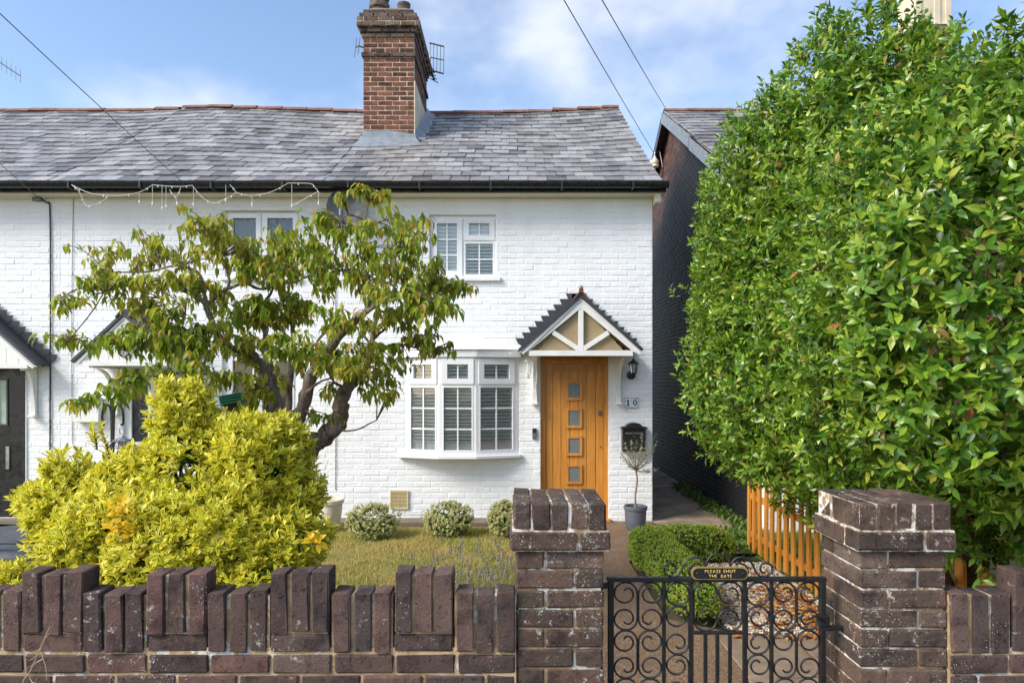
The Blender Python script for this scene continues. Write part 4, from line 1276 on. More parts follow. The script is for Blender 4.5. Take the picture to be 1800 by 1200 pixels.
half = [(1240, 995), (1237, 987), (1230, 980.5), (1220, 979), (1208, 984), (1201, 993), (1196, 1004), (1190, 1011), (1181, 1013), (1171, 1008), (1167, 1000), (1170, 992), (1178, 989), (1186, 992), (1188, 1000), (1184, 1006), (1179, 1005)]
crest(half); crest([(2*1262.3 - a, b) for a, b in half])
small = [(1224, 1013), (1214, 1010), (1210, 1003), (1214, 994), (1223, 989.5), (1232, 991)]
crest(small); crest([(2*1262.3 - a, b) for a, b in small])
# plaque
def pill(x0, x1, y0, y1, n=7):
    q = []; c = 6.0
    for (cx, cy, a0) in ((x1-9, y0+c+2, -90), (x1-9, y1-c-2, 0), (x0+9, y1-c-2, 90), (x0+9, y0+c+2, 180)):
        for k in range(n):
            a = math.radians(a0 + 90*k/(n-1))
            p = gp(cx + 9*math.cos(a), cy + (c+2)*math.sin(a)); q.append((p.x, p.z))
    return q
mb = MB(); mb.prism(pill(1213.5, 1311.5, 993.5, 1015.5), GY-.022, GY-.013); plq = mb.build('sign_plate', MAT['gold'], gate)
mb = MB(); mb.prism(pill(1215.6, 1309.4, 995.4, 1013.6), GY-.025, GY-.0222); mb.build('sign_face', MAT['black_iron'], plq)
for x in (1222.5, 1302.5):
    mb = MB(); c = gp(x, 1004.5); mb.lathe([(.0045,0),(.0045,.002),(.002,.004)], (0,0,0), 10, Matrix.Translation((c.x, GY-.025, c.z)) @ Matrix.Rotation(math.pi/2, 4, 'X')); mb.build('screw', MAT['black_iron'], plq)
def text(name, body, height, width, center, mat, parent, extrude=.0008, offset=.0, spacing=1.0):
    cu = bpy.data.curves.new('t', 'FONT'); cu.body = body; cu.size = 1; cu.align_x = 'CENTER'; cu.space_character = spacing
    cu.extrude = 0.0; cu.offset = offset; cu.resolution_u = 3
    ob = bpy.data.objects.new('t', cu); COL.objects.link(ob)
    dg = bpy.context.evaluated_depsgraph_get(); dg.update()
    me = bpy.data.meshes.new_from_object(ob.evaluated_get(dg))
    bpy.data.objects.remove(ob); bpy.data.curves.remove(cu)
    a = np.array([v.co[:] for v in me.vertices]); lo, hi = a.min(0), a.max(0)
    sx = width/(hi[0]-lo[0]); sz = height/(hi[1]-lo[1]); c = (lo+hi)/2
    bm = bmesh.new(); bm.from_mesh(me)
    for v in bm.verts: v.co = Vector(((v.co.x-c[0])*sx, 0, (v.co.y-c[1])*sz))
    r = bmesh.ops.extrude_face_region(bm, geom=bm.faces[:])
    for v in [e for e in r['geom'] if isinstance(e, bmesh.types.BMVert)]: v.co.y -= extrude
    bmesh.ops.recalc_face_normals(bm, faces=bm.faces)
    bm.to_mesh(me); bm.free()
    me.name = name; me.materials.clear(); me.materials.append(mat)
    return put(name, me, parent, center)
c = gp(1263, 1000.6, -.0252); text('lettering', 'PLEASE SHUT', 5.6*GS, 54*GS, c, MAT['letter_gold'], plq, offset=.006, spacing=1.15)
c = gp(1263, 1009.0, -.0252); text('lettering', 'THE  GATE', 5.6*GS, 40*GS, c, MAT['letter_gold'], plq, offset=.006, spacing=1.15)
# latch and hinges
a = gp(1446, 1094); mb = MB()
pts = catmull([gp(1418, 1085, -.02), gp(1422, 1079, -.024), (gp(1434, 1080, -.024)), gp(1444, 1086, -.016), gp(1452, 1093, -.012)], 4)
mb.tube(pts, .006, 7); mb.build('latch_handle', IR, gate, smooth=True)
mb = MB(); p, q = gp(1437, 1099), gp(1456, 1080); mb.box(p.x, q.x, GY-.016, GY+.016, p.z, q.z); mb.build('latch_box', IR, gate, bevel=.003)
mb = MB(); p, q = gp(1450, 1107), gp(1486, 1098); mb.box(p.x, 1.3095, GY-.012, GY+.006, p.z, q.z); mb.build('latch_bar', IR, gate, bevel=.003)
for py in (1028, 1400):
    mb = MB(); p = gp(1068, py); mb.box(.3405, p.x+.004, GY-.010, GY+.008, p.z-.012, p.z+.012); mb.build('hinge', IR, gate, bevel=.003)

# ------------------------------------------------------------------ picket fence
fence = thing('picket_fence', (2.57, 5.4, 0), 'low orange stained wooden picket fence beside the gravel bed', 'fence')
mbp = MB(); q = [(-.036,0),(.036,0),(.036,.74)] + [(.036*math.cos(t), .76+.036*math.sin(t)) for t in np.linspace(0, math.pi, 9)] + [(-.036,.74)]
mbp.prism(q, -.010, .010)
pm = rawmesh('picket', mbp, MAT['fence_orange'])
y = 3.55; k = 0
while y < 7.42:
    put('picket', pm, fence, (2.57 + RD.uniform(-.004,.004), y, .04 + RD.uniform(-.012,.012)), (RD.uniform(-.012,.012), RD.uniform(-.02,.02), math.pi/2 + RD.uniform(-.06,.06)))
    y += .168; k += 1
for z in (.20, .60):
    mb = MB(); mb.box(2.583, 2.615, 3.5, 7.45, z-.03, z+.03); mb.build('rail', MAT['fence_orange'], fence, bevel=.004)
for yy in (3.6, 5.5, 7.38):
    mb = MB(); mb.box(2.617, 2.69, yy-.035, yy+.035, 0, .78); mb.build('post', MAT['fence_orange'], fence, bevel=.004)

# ------------------------------------------------------------------ things on and by the walls
def lantern(px, py, label, y0=8.985, s=1.0):
    c = Vector((hx(px), y0, hz(py)))
    t = thing('wall_lantern', c, label, 'lantern')
    k = .0075*s; ax = Vector((c.x, y0-.10, c.z))
    K = MAT['black_iron']
    mb = MB(); mb.lathe([(.002,.135),(.006,.12),(.010,.115),(.016,.10),(.03,.088),(.082*s,.052),(.078*s,.046),(.05,.05)], ax, 6); mb.build('lantern_roof', K, t)
    mb = MB(); mb.lathe([(.052*s,.048),(.034*s,-.075)], ax, 6); mb.build('glass', MAT['window_glass'], t)
    for i in range(6):
        a = 2*math.pi*i/6
        mb = MB(); mb.tube([ax + Vector((.055*s*math.cos(a), .055*s*math.sin(a), .05)), ax + Vector((.037*s*math.cos(a), .037*s*math.sin(a), -.078))], .0045, 5); mb.build('glazing_strip', K, t)
    mb = MB(); mb.lathe([(.020,-.135),(.03,-.12),(.022,-.10),(.040*s,-.076),(.040*s,-.070)], ax, 10); mb.build('lantern_base', K, t, smooth=True)
    mb = MB(); mb.lathe([(.012,-.068),(.014,-.01),(.010,.0)], ax, 8); mb.build('bulb', MAT['cream'], t, smooth=True)
    pts = catmull([ax + Vector((0,0,-.125)), ax + Vector((-.012,.02,-.145)), ax + Vector((-.02,.055,-.13)), Vector((c.x-.02, y0-.012, c.z-.105))], 5)
    mb = MB(); mb.tube(pts, .014, 8); mb.build('arm', K, t, smooth=True)
    mb = MB(); mb.lathe([(.055,0),(.055,.012),(.03,.022)], (0,0,0), 14, Matrix.Translation((c.x-.02, y0+.009, c.z-.10)) @ Matrix.Rotation(math.pi/2, 4, 'X')); mb.build('back_plate', K, t, smooth=True)
    return t
lantern(1111, 646, 'black carriage lantern on the white wall beside the orange door')
lantern(333, 669, 'dark wall lantern beside the white glazed door, behind branches')

x0, x1, z0, z1 = hx(1097.5), hx(1121.5), hz(717), hz(698)
npl = thing('number_plaque', ((x0+x1)/2, 8.99, z0), 'small white tile plaque with blue number 10 under the lantern', 'house number')
for i in range(2):
    a = x0 + (x1-x0)*i/2; b = a + (x1-x0)/2
    mb = MB(); mb.box(a+.001, b-.001, 8.978, 8.993, z0, z1); tl = mb.build('tile', MAT['tile_white'], npl, bevel=.002)
    for k in range(8):
        if i == 0: q = [(a+.004+(b-a)*k/8, z1-.009), (a+.004+(b-a)*k/8, z0+.009)]
        else: q = [(a+.004+(b-a)*k/8, z1-.009), (a+.004+(b-a)*k/8, z0+.009)]
        for (xx, zz) in q:
            mb = MB(); mb.box(xx-.003, xx+.004, 8.9765, 8.9778, zz-.003, zz+.004); mb.build('border_mark', MAT['dark_grey'], tl)
    for zz in np.linspace(z0+.02, z1-.02, 6):
        xx = a+.008 if i == 0 else b-.008
        mb = MB(); mb.box(xx-.003, xx+.003, 8.9765, 8.9778, zz-.003, zz+.003); mb.build('border_mark', MAT['dark_grey'], tl)
    cxn = (a+b)/2; czn = (z0+z1)/2
    if i == 0:
        mb = MB(); mb.prism([(cxn-.010, czn-.036),(cxn+.010, czn-.036),(cxn+.010, czn+.040),(cxn+.002, czn+.040),(cxn-.024, czn+.024),(cxn-.022, czn+.018),(cxn-.010, czn+.022)], 8.9752, 8.9772)
        mb.box(cxn-.024, cxn+.024, 8.9752, 8.9772, czn-.042, czn-.0362); mb.build('digit', MAT['blue_ink'], tl)
    else:
        mb = MB(); no = 20
        o_ = [(cxn+.026*math.cos(t), 8.9752, czn+.042*math.sin(t)) for t in np.linspace(0, 2*math.pi, no, endpoint=False)]
        i_ = [(cxn+.0105*math.cos(t), 8.9752, czn+.034*math.sin(t)) for t in np.linspace(0, 2*math.pi, no, endpoint=False)]
        V = o_ + i_ + [(p[0], 8.9772, p[2]) for p in o_] + [(p[0], 8.9772, p[2]) for p in i_]
        fs = []
        for k in range(no):
            k2 = (k+1) % no
            fs += [(k,k2,no+k2,no+k),(2*no+k,2*no+k2,k2,k),(3*no+k,3*no+k2,no+k2,no+k)]
        mb.add(V, fs); mb.build('digit', MAT['blue_ink'], tl)

def postbox(px0, px1, py0, py1, label, mat, plate):
    x0, x1, z0, z1 = hx(px0), hx(px1), hz(py1), hz(py0)
    w = x1-x0; zc = z1 - .06
    t = thing('post_box', ((x0+x1)/2, 8.93, z0), label, 'post box')
    q = [(x0+.012, z0), (x1-.012, z0), (x1-.012, zc)]
    mb = MB(); mb.box(x0+.014, x1-.014, 8.88, 8.993, z0, zc); mb.build('body', mat, t, bevel=.006)
    top = [(x0-.006, zc-.012), (x1+.006, zc-.012), (x1+.006, zc+.004), (x1-.05, zc+.012)]
    for k in range(9):
        a = math.radians(20 + 140*k/8); top.append(((x0+x1)/2 + w*.30*math.cos(a), zc + .012 + .05*math.sin(a)))
    top += [(x0+.05, zc+.012), (x0-.006, zc+.004)]
    mb = MB(); mb.prism(top, 8.86, 8.993); mb.build('lid', mat, t)
    mb = MB(); mb.box(x0+.05, x1-.05, 8.873, 8.879, zc-.082, zc-.068); mb.build('slot', plate, t)
    mb = MB(); mb.lathe([(.009,0),(.009,.006)], (0,0,0), 12, Matrix.Translation(((x0+x1)/2, 8.88, zc-.115)) @ Matrix.Rotation(math.pi/2, 4, 'X')); mb.build('lock', MAT['steel'], t)
postbox(1090, 1134, 742, 792, 'black arched post box on the white wall above the potted olive', MAT['black_iron'], MAT['steel'])
postbox(135, 185, 692, 741, 'white post box on the wall beside the white glazed door', MAT['white_wood'], MAT['dark_grey'])

db = thing('door_bell', (hx(939), 8.985, hz(771)), 'slim dark video door bell left of the orange door', 'door bell')
mb = MB(); mb.box(hx(935.5), hx(943), 8.972, 8.993, hz(771), hz(752)); mb.build('case', MAT['grey_metal'], db, bevel=.004)
mb = MB(); mb.box(hx(936.2), hx(942.3), 8.969, 8.9715, hz(760), hz(753)); mb.build('camera_panel', MAT['black_plastic'], db)
mb = MB(); mb.lathe([(.014,0),(.014,.004)], (0,0,0), 14, Matrix.Translation((hx(939.2), 8.972, hz(765))) @ Matrix.Rotation(math.pi/2, 4, 'X')); mb.build('button', MAT['steel'], db)

hk = thing('wall_hook', (hx(926), 8.98, hz(660)), 'small white hook and cord on the wall beside the bow window', 'hook')
mb = MB(); mb.tube(catmull([(hx(922), 8.99, hz(636)), (hx(925), 8.965, hz(634)), (hx(928), 8.975, hz(642)), (hx(926), 8.985, hz(662))], 4), .008, 6); mb.build('hook', MAT['white_plastic'], hk, smooth=True)

# satellite dish
dc = Vector((hx(607)*.97, 8.72, hz(372)))
ds = thing('satellite_dish', dc, 'grey satellite dish under the eaves behind the top of the cherry tree', 'satellite dish')
Md = Matrix.Translation(dc) @ Matrix.Rotation(math.radians(80), 4, 'X') @ Matrix.Rotation(math.radians(0), 4, 'Y')
mb = MB(); mb.lathe([(.001,-.045),(.10,-.038),(.18,-.015),(.235,.012),(.24,.012),(.235,.006),(.18,-.022),(.10,-.046),(.001,-.053)], (0,0,0), 28, Md); mb.build('reflector', MAT['dish_grey'], ds, smooth=True)
mb = MB(); mb.tube([dc + Vector((0,.05,-.02)), dc + Vector((0,.15,-.03)), Vector((dc.x, 8.99, dc.z-.10))], .018, 8); mb.build('mount', MAT['grey_metal'], ds)
mb = MB(); mb.tube([dc + Vector((0,.0,-.24)), dc + Vector((0,-.22,-.16))], .012, 6); mb.tube([dc + Vector((0,-.22,-.17)), dc + Vector((0,-.22,-.09))], .025, 8); mb.build('feed_arm', MAT['grey_metal'], ds)

# cables and wires
def cable(name, label, pts, r, mat, cat='cable', group=None, n=6, seg=5):
    V = catmull(pts, n) if len(pts) > 2 else [Vector(p) for p in pts]
    mb = MB(); mb.tube(V, r, seg); o = mb.build(name, MAT[mat], None)
    return tag(o, label, cat, group)
def sag(a, b, s, n=9):
    a, b = Vector(a), Vector(b)
    return [a.lerp(b, i/n) - Vector((0,0,s*4*(i/n)*(1-i/n))) for i in range(n+1)]
def line2(px0, py0, Y0, px1, py1, Y1, ext, s):
    a = P(px0, py0, Y0); b = P(px1, py1, Y1); a2 = a + (a-b)*ext
    return sag(a2, b, s)
cable('overhead_cable', 'overhead cable reaching the insulator at the edge of the neighbouring roof', line2(990, -5, 6.0, 1151, 272, 13.9, .35, .02), .0055, 'cable_grey', 'overhead cable', seg=6)
cable('overhead_cable', 'overhead cable reaching the ridge end of the neighbouring slate roof', line2(1060, 0, 6.0, 1173, 196, 13.15, .4, .02), .0055, 'cable_grey', 'overhead cable', seg=6)
cable('overhead_cable', 'overhead cable sloping down to the gutter above the boarded porch', line2(0, 20, 5.0, 325, 324, 8.66, .5, .02), .004, 'cable_grey', 'overhead cable', seg=6)
cable('overhead_cable', 'overhead cable ending at the clamp above the black wall cable', line2(0, 286, 7.5, 66, 347, 8.95, 1.5, .01), .004, 'cable_grey', 'overhead cable', seg=6)
cable('wall_cable', 'black cable running down the wall left of the boarded porch', [(hx(62), 8.985, hz(347)), (hx(84), 8.985, hz(357)), (hx(89), 8.985, hz(370)), (hx(90), 8.985, hz(500)), (hx(89.5), 8.985, hz(660)), (hx(89), 8.985, hz(900))], .0095, 'black_plastic')
cable('wall_cable', 'thin pale grey cable down the wall between black cable and boarded porch', [(hx(130), 8.99, hz(350)), (hx(128), 8.99, hz(450)), (hx(127), 8.99, hz(600)), (hx(128), 8.99, hz(780))], .004, 'grey_metal')
cable('wall_cable', 'thin grey cable down the wall beside the bow window', [(hx(590), 8.99, hz(345)), (hx(590), 8.99, hz(480)), (hx(591), 8.99, hz(650)), (hx(590), 8.99, hz(860))], .0045, 'grey_metal')
cl = thing('cable_clamp', (hx(66), 8.97, hz(350)), 'small grey clamp where overhead cable meets the wall', 'clamp')
mb = MB(); mb.box(hx(60), hx(76), 8.955, 8.985, hz(354), hz(347)); mb.build('clamp', MAT['grey_metal'], cl, bevel=.004)
ins = thing('insulator', P(1151, 285, 13.85), 'cream insulator bracket on the barge of the neighbouring house', 'insulator')
pI = P(1151, 285, 13.85)
mb = MB(); mb.lathe([(.03,-.12),(.085,-.10),(.085,-.06),(.06,-.05),(.085,-.03),(.085,.02),(.05,.05),(.03,.10)], pI, 14); mb.build('insulator_body', MAT['cream'], ins, smooth=True)
mb = MB(); mb.tube([pI + Vector((0,0,.09)), pI + Vector((0,0,.2)), pI + Vector((.10,0,.22)), pI + Vector((.16,0,-.1))], .014, 6); mb.build('bracket', MAT['steel'], ins)

# string lights along the gutter
sl = thing('string_lights', (hx(300), 8.62, hz(335)), 'string of fairy lights hanging from the gutter above the boarded porch', 'string lights')
GYs = 8.60
def sp(px, py): return P(px, py, GYs)
runs = [[(126,325),(140,338),(150,360),(166,360),(185,350),(188,342)], [(126,325),(160,340),(205,344),(245,338),(268,325)], [(268,325),(290,327),(315,328),(338,326)], [(338,326),(356,347),(375,357),(396,350),(414,338),(404,325)], [(414,338),(440,344),(475,338),(505,323)], [(505,322),(545,323),(554,330),(562,340)], [(513,362),(535,350),(556,338)], [(298,333),(305,343),(311,345),(318,330)]]
mbw = MB()
for rn in runs: mbw.tube(catmull([sp(*p) for p in rn], 4), .0040, 4)
drops = [(268,325,358),(285,325,366),(292,328,363),(311,345,358),(340,330,360),(397,325,352),(443,344,360),(513,324,362),(560,340,357),(245,338,355)]
for (x, a, b) in drops: mbw.tube([sp(x, a), sp(x, b)], .0032, 4)
wo = mbw.build('wire', MAT['cable_white'], sl); wo["kind"] = "stuff"
bm_ = MB(); bm_.lathe([(.003,-.012),(.008,-.004),(.006,.008),(.003,.012)], (0,0,0), 6); bme = rawmesh('bulb', bm_, MAT['tile_white'], True)
for rn in runs:
    V = catmull([sp(*p) for p in rn], 2)
    for p in V[1::2]: put('bulb', bme, sl, p - Vector((0,0,.012)))
for (x, a, b) in drops: put('bulb', bme, sl, sp(x, b), None, (1.6,1.6,1.8))

# aerials
def yagi(name_label, mast, boom, els, axis, r=.006):
    t = thing('television_aerial', mast[0], name_label, 'aerial')
    mb = MB(); mb.tube(mast, .014, 6); mb.build('mast', MAT['grey_metal'], t)
    mb = MB(); mb.tube(boom, .010, 6); mb.build('boom', MAT['grey_metal'], t)
    a, b = Vector(boom[0]), Vector(boom[-1])
    for k, L in enumerate(els):
        p = a.lerp(b, k/max(1, len(els)-1)); d = Vector(axis).normalized()*L/2
        mb = MB(); mb.tube([p-d, p+d], r, 5); mb.build('element', MAT['grey_metal'], t)
    return t
Ya = 12.3
yagi('aerial of parallel rods on the right side of the tall chimney', [P(754, 118, Ya), P(757, 98, Ya)], [P(756, 101, Ya), P(780, 106, Ya)], [.55,.55,.5,.5,.5], (0.02,.0,1), .007)
aer = bpy.data.objects['television_aerial']
for (a, b) in (((755, 76), (780, 82)), ((758, 124), (780, 130))):
    mb = MB(); mb.tube([P(a[0], a[1], Ya), P(b[0], b[1], Ya)], .014, 6); mb.build('crossbar', MAT['grey_metal'], aer)
ta = thing('television_aerial', P(762, 120, 12.2), 'small spiky aerial low on the right side of the chimney', 'aerial')
mb = MB(); mb.tube([P(756, 118, 12.2), P(763, 141, 12.2)], .02, 6); mb.build('boom', MAT['black_plastic'], ta)
for k in range(5):
    p = P(756, 118, 12.2).lerp(P(763, 141, 12.2), k/4)
    mb = MB(); mb.tube([p + Vector((-.07,0,.03)), p + Vector((.07,0,-.05))], .009, 5); mb.build('element', MAT['black_plastic'], ta)
Yb = 10.6
yagi('small aerial of wavy rods on the left face of the tall chimney', [P(639, 84, Yb), P(630, 81, Yb)], [P(631, 81, Yb), P(625, 84, Yb)], [.26,.30], (.12,0,1), .006)
Yc = 11.0
yagi('rooftop aerial on a pole above the black panelled door cottage', [Vector((-8.6, Yc, 5.7)), Vector((-8.6, Yc, 7.2))], [P(-30, 90, Yc), P(36, 134, Yc)], [.22]*9, (0,0,1), .004)

# horseshoe
hs = thing('horseshoe', P(218, 622, 8.385), 'dark iron horseshoe hung on the white boarded porch gable', 'horseshoe')
V = [P(218, 618, 8.385) + Vector((.058*math.cos(t), 0, .062*math.sin(t))) for t in np.linspace(math.radians(125), math.radians(415), 16)]
mb = MB(); mb.tube(V, .011, 6); mb.build('shoe', MAT['black_iron'], hs, smooth=True)

# ------------------------------------------------------------------ pots
def pot(name, c, prof, mat, label, cat='plant pot', emblem=False):
    t = thing(name, c, label, cat)
    mb = MB(); mb.lathe(prof, c, 32); mb.build('pot_body', mat, t, smooth=True)
    rr = prof[-1][0]; zz = prof[-1][1]
    mb = MB(); mb.lathe([(rr-.001, zz-.03), (rr-.001, zz+.006), (rr*.4, zz+.018), (.001, zz+.02)], c, 20); mb.build('soil', MAT['soil'], t, smooth=True)
    if emblem:
        for rr_ in (.045, .026):
            V = [Vector((c.x + .02 + rr_*math.cos(a), c.y - math.sqrt(max(.0, .178**2 - (.02+rr_*math.cos(a))**2)) - .002 , c.z+.235 + rr_*math.sin(a))) for a in np.linspace(0, 2*math.pi, 17)]
            mb = MB(); mb.tube(V, .0045, 5); mb.build('emblem', mat, t, smooth=True)
    return t
pc1 = Vector(((1117-CX)*8.55/F, 8.55, .0))
pot('plant_pot', pc1, [(.112,0),(.124,.02),(.130,.12),(.136,.235),(.146,.245),(.148,.285),(.140,.292),(.128,.288),(.125,.26),(.125,.25)], MAT['pot_grey'], 'dark grey ribbed pot holding the small olive tree')
for zz in (.035, .055, .18):
    pass
pc2 = Vector(((579-CX)*8.45/F, 8.45, .0))
pot('plant_pot', pc2, [(.10,0),(.118,.012),(.150,.22),(.160,.335),(.180,.345),(.183,.385),(.172,.395),(.158,.39),(.155,.36),(.15,.34)], MAT['pot_cream'], 'cream clay pot with round emblem behind the yellow shrub', emblem=True)

# ------------------------------------------------------------------ bin, bird feeder, bird house
bn = thing('wheelie_bin', Vector((-3.12, 4.55, 0)), 'dark grey wheelie bin with curved lid left of the yellow shrub', 'bin')
bc = Vector((-3.22, 4.5, 0))
mb = MB(); mb.add([(bc.x-.22, bc.y-.25, .06),(bc.x+.22, bc.y-.25, .06),(bc.x+.22, bc.y+.25, .06),(bc.x-.22, bc.y+.25, .06),(bc.x-.29, bc.y-.32, .72),(bc.x+.29, bc.y-.32, .72),(bc.x+.29, bc.y+.32, .72),(bc.x-.29, bc.y+.32, .72)], [(0,3,2,1),(4,5,6,7),(0,1,5,4),(1,2,6,5),(2,3,7,6),(3,0,4,7)]); mb.build('bin_body', MAT['dark_grey'], bn, bevel=.02)
prof = [(bc.y-.36, .73), (bc.y-.37, .76), (bc.y-.30, .80), (bc.y-.1, .845), (bc.y+.12, .85), (bc.y+.34, .82), (bc.y+.36, .74)]
mb = MB(); mb.prism(prof, bc.x-.32, bc.x+.32, Matrix(((0,1,0,0),(1,0,0,0),(0,0,1,0),(0,0,0,1)))); mb.build('lid', MAT['dark_grey'], bn, bevel=.012, smooth=True)
mb = MB(); mb.tube(catmull([(bc.x+.05, bc.y-.30, .80), (bc.x+.05, bc.y-.33, .85), (bc.x+.22, bc.y-.33, .85), (bc.x+.22, bc.y-.30, .80)], 4), .012, 6); mb.build('lid_handle', MAT['dark_grey'], bn, smooth=True)
for s in (-1, 1):
    mb = MB(); mb.lathe([(.09,-.02),(.09,.02)], (0,0,0), 16, Matrix.Translation((bc.x+s*.25, bc.y+.26, .09)) @ Matrix.Rotation(math.pi/2, 4, 'Y')); mb.build('wheel', MAT['black_plastic'], bn)

FY = 5.6
def fp(px, py, dy=0): return P(px, py, FY+dy)
hkp = thing('shepherd_hook', Vector((fp(197, 800).x, FY, 0)), 'black double crook garden pole holding the bird feeder', 'garden hook')
base = Vector((fp(197, 0).x, FY, -.02))
mb = MB(); mb.tube([base, fp(197, 800), fp(198, 710)], .011, 7); mb.build('pole', MAT['black_iron'], hkp, smooth=True)
for s in (-1, 1):
    pts = catmull([fp(197.5+s*1.5, 800), fp(198+s*2, 740), fp(198+s*4, 718), fp(198+s*10, 711), fp(198+s*16, 717), fp(198+s*18.5, 730), fp(198+s*18, 745), fp(198+s*14.5, 746)], 5)
    mb = MB(); mb.tube(pts, .0095, 7); mb.build('crook', MAT['black_iron'], hkp, smooth=True)
bf = thing('bird_feeder', fp(215, 830), 'wire cage bird feeder hanging from the black crook', 'bird feeder')
cz = fp(215, 800); 
mb = MB(); V = [fp(215, 757) + Vector((.026*math.cos(t), 0, .028*math.sin(t))) for t in np.linspace(0, 2*math.pi, 15)]; mb.tube(V, .004, 5); mb.build('ring', MAT['steel'], bf)
mb = MB(); mb.lathe([(.012,0),(.02,-.01),(.05,-.03),(.075,-.045),(.07,-.05)], fp(215, 765), 20); mb.build('cap', MAT['steel'], bf, smooth=True)
tp = fp(215, 772); 
for k in range(14):
    a = 2*math.pi*k/14
    pts = [tp + Vector((.06*math.cos(a), .06*math.sin(a), 0)), tp + Vector((.105*math.cos(a), .105*math.sin(a), -.06)), tp + Vector((.12*math.cos(a), .12*math.sin(a), -.14)), tp + Vector((.115*math.cos(a), .115*math.sin(a), -.29))]
    mb = MB(); mb.tube(pts, .0032, 4); mb.build('cage_wire', MAT['black_iron'], bf)
for (dz, rr) in ((-.06,.106),(-.12,.119),(-.18,.12),(-.24,.118),(-.29,.115)):
    mb = MB(); V = [tp + Vector((rr*math.cos(t), rr*math.sin(t), dz)) for t in np.linspace(0, 2*math.pi, 25)]; mb.tube(V, .0032, 4); mb.build('cage_ring', MAT['black_iron'], bf)
mb = MB(); mb.lathe([(.035,0),(.035,-.22),(.001,-.22)], tp, 16); mb.build('seed_tube', MAT['pot_cream'], bf, smooth=True)
for dx in (-.02, .03):
    mb = MB(); c = tp + Vector((dx, -.036, -.13)); mb.lathe([(.016,0),(.018,.012),(.010,.014)], (0,0,0), 12, Matrix.Translation(c) @ Matrix.Rotation(math.pi/2, 4, 'X')); mb.build('port', MAT['grey_metal'], bf)

BY = 5.35
bh = thing('bird_house', P(414, 745, BY), 'brown bird house with ribbed green roof under the cherry branches', 'bird house')
Mb = Matrix.Translation(P(414, 742, BY)) @ Matrix.Rotation(math.radians(-10), 4, 'Y') @ Matrix.Rotation(math.radians(25), 4, 'Z')
mb = MB(); mb.box(-.055, .055, -.05, .06, 0, .15, Mb); mb.build('box', MAT['brown_wood'], bh, bevel=.003)
mb = MB(); mb.box(-.062, -.046, -.056, -.0505, -.005, .15, Mb); mb.build('corner_strip', MAT['stone_slab'], bh)
for k in range(4):
    mb = MB(); mb.box(-.09, .09, -.098 + k*.046, -.054 + k*.046, .145+.030*k*.75, .160+.030*k*.75, Mb); mb.build('roof_slat', MAT['green_paint'], bh, bevel=.003)
mb = MB(); mb.add([(-.084,-.09,.140),(.084,-.09,.140),(.084,.09,.225),(-.084,.09,.225),(-.084,.09,.139),(.084,.09,.139)], [(0,1,2,3),(0,4,5,1),(1,5,2),(0,3,4),(3,2,5,4)], Mb); mb.build('roof_base', MAT['green_paint'], bh)
mb = MB(); top = Mb @ Vector((0,0,.2)); mb.tube([top, P(418, 660, BY-.1)], .003, 4); mb.build('hanging_wire', MAT['cable_grey'], bh)
hb = thing('hanging_wires', P(350, 740, 8.4), 'thin hanging basket wires below the dark wall lantern', 'wires')
for (a, b) in (((349, 678), (344, 725)), ((349, 678), (368, 728))):
    mb = MB(); mb.tube([P(a[0], a[1], 8.5), P(b[0], b[1], 8.5)], .004, 4); mb.build('wire', MAT['cable_grey'], hb)
mb = MB(); mb.tube([P(349, 678, 8.5), P(345, 660, 8.6), Vector((P(345,655,9).x, 8.99, P(345,655,9).z))], .008, 5); mb.build('bracket', MAT['black_iron'], hb)
mb = MB(); bq = P(356, 735, 8.5); mb.lathe([(.02,-.09),(.07,-.06),(.095,0),(.088,0)], bq, 14); mb.build('basket', MAT['brown_wood'], hb, smooth=True)
# ------------------------------------------------------------------ plants
CAM = np.array((0, 0, CH))
def lump(p, s, seed):                              # cheap smooth noise, -1..1
    r = np.random.default_rng(seed); out = np.zeros(len(p))
    for k in range(6):
        d = r.normal(size=3); d /= np.linalg.norm(d); out += np.sin(p @ d * s * (1 + .5*k) + r.uniform(0, 6.28)) / (1 + .5*k)
    return out / 2.6
def blob(lobes, n, expo=2.0, depth=.12, bump=.08, bs=4.0, seed=1, zmin=None, cull=None, out=.04):
    """points near the surface of a union of lobes (cx,cy,cz,rx,ry,rz) with outward normals"""
    L = np.array(lobes, float); C, Rr = L[:, :3], L[:, 3:]
    area = (Rr[:,0]*Rr[:,1])**.8 + (Rr[:,0]*Rr[:,2])**.8 + (Rr[:,1]*Rr[:,2])**.8
    P_, N_ = [], []; got = 0
    while got < n:
        m = n*2
        k = NR.choice(len(L), m, p=area/area.sum())
        u = nrm(NR.normal(size=(m, 3)))
        r = 1.0/np.power(np.sum(np.abs(u)**expo, 1), 1/expo)
        q0 = C[k] + u*r[:, None]*Rr[k]
        f = 1 - np.abs(NR.normal(0, depth, m)) + bump*lump(q0, bs, seed)
        f = np.where(NR.random(m) < out, f + NR.uniform(0, .04 + out, m), f)
        q = C[k] + u*(r*f)[:, None]*Rr[k]
        g = nrm(np.sign(u)*np.abs(u*r[:, None])**(expo-1)/Rr[k])
        ok = np.ones(m, bool)
        for j in range(len(L)):
            v = np.sum(np.abs((q-C[j])/Rr[j])**expo, 1)**(1/expo)
            ok &= (k == j) | (v > .80)
        if zmin is not None: ok &= q[:,2] > zmin
        if cull is not None: ok &= cull(q, g)
        P_.append(q[ok]); N_.append(g[ok]); got += ok.sum()
    return np.concatenate(P_)[:n], np.concatenate(N_)[:n]
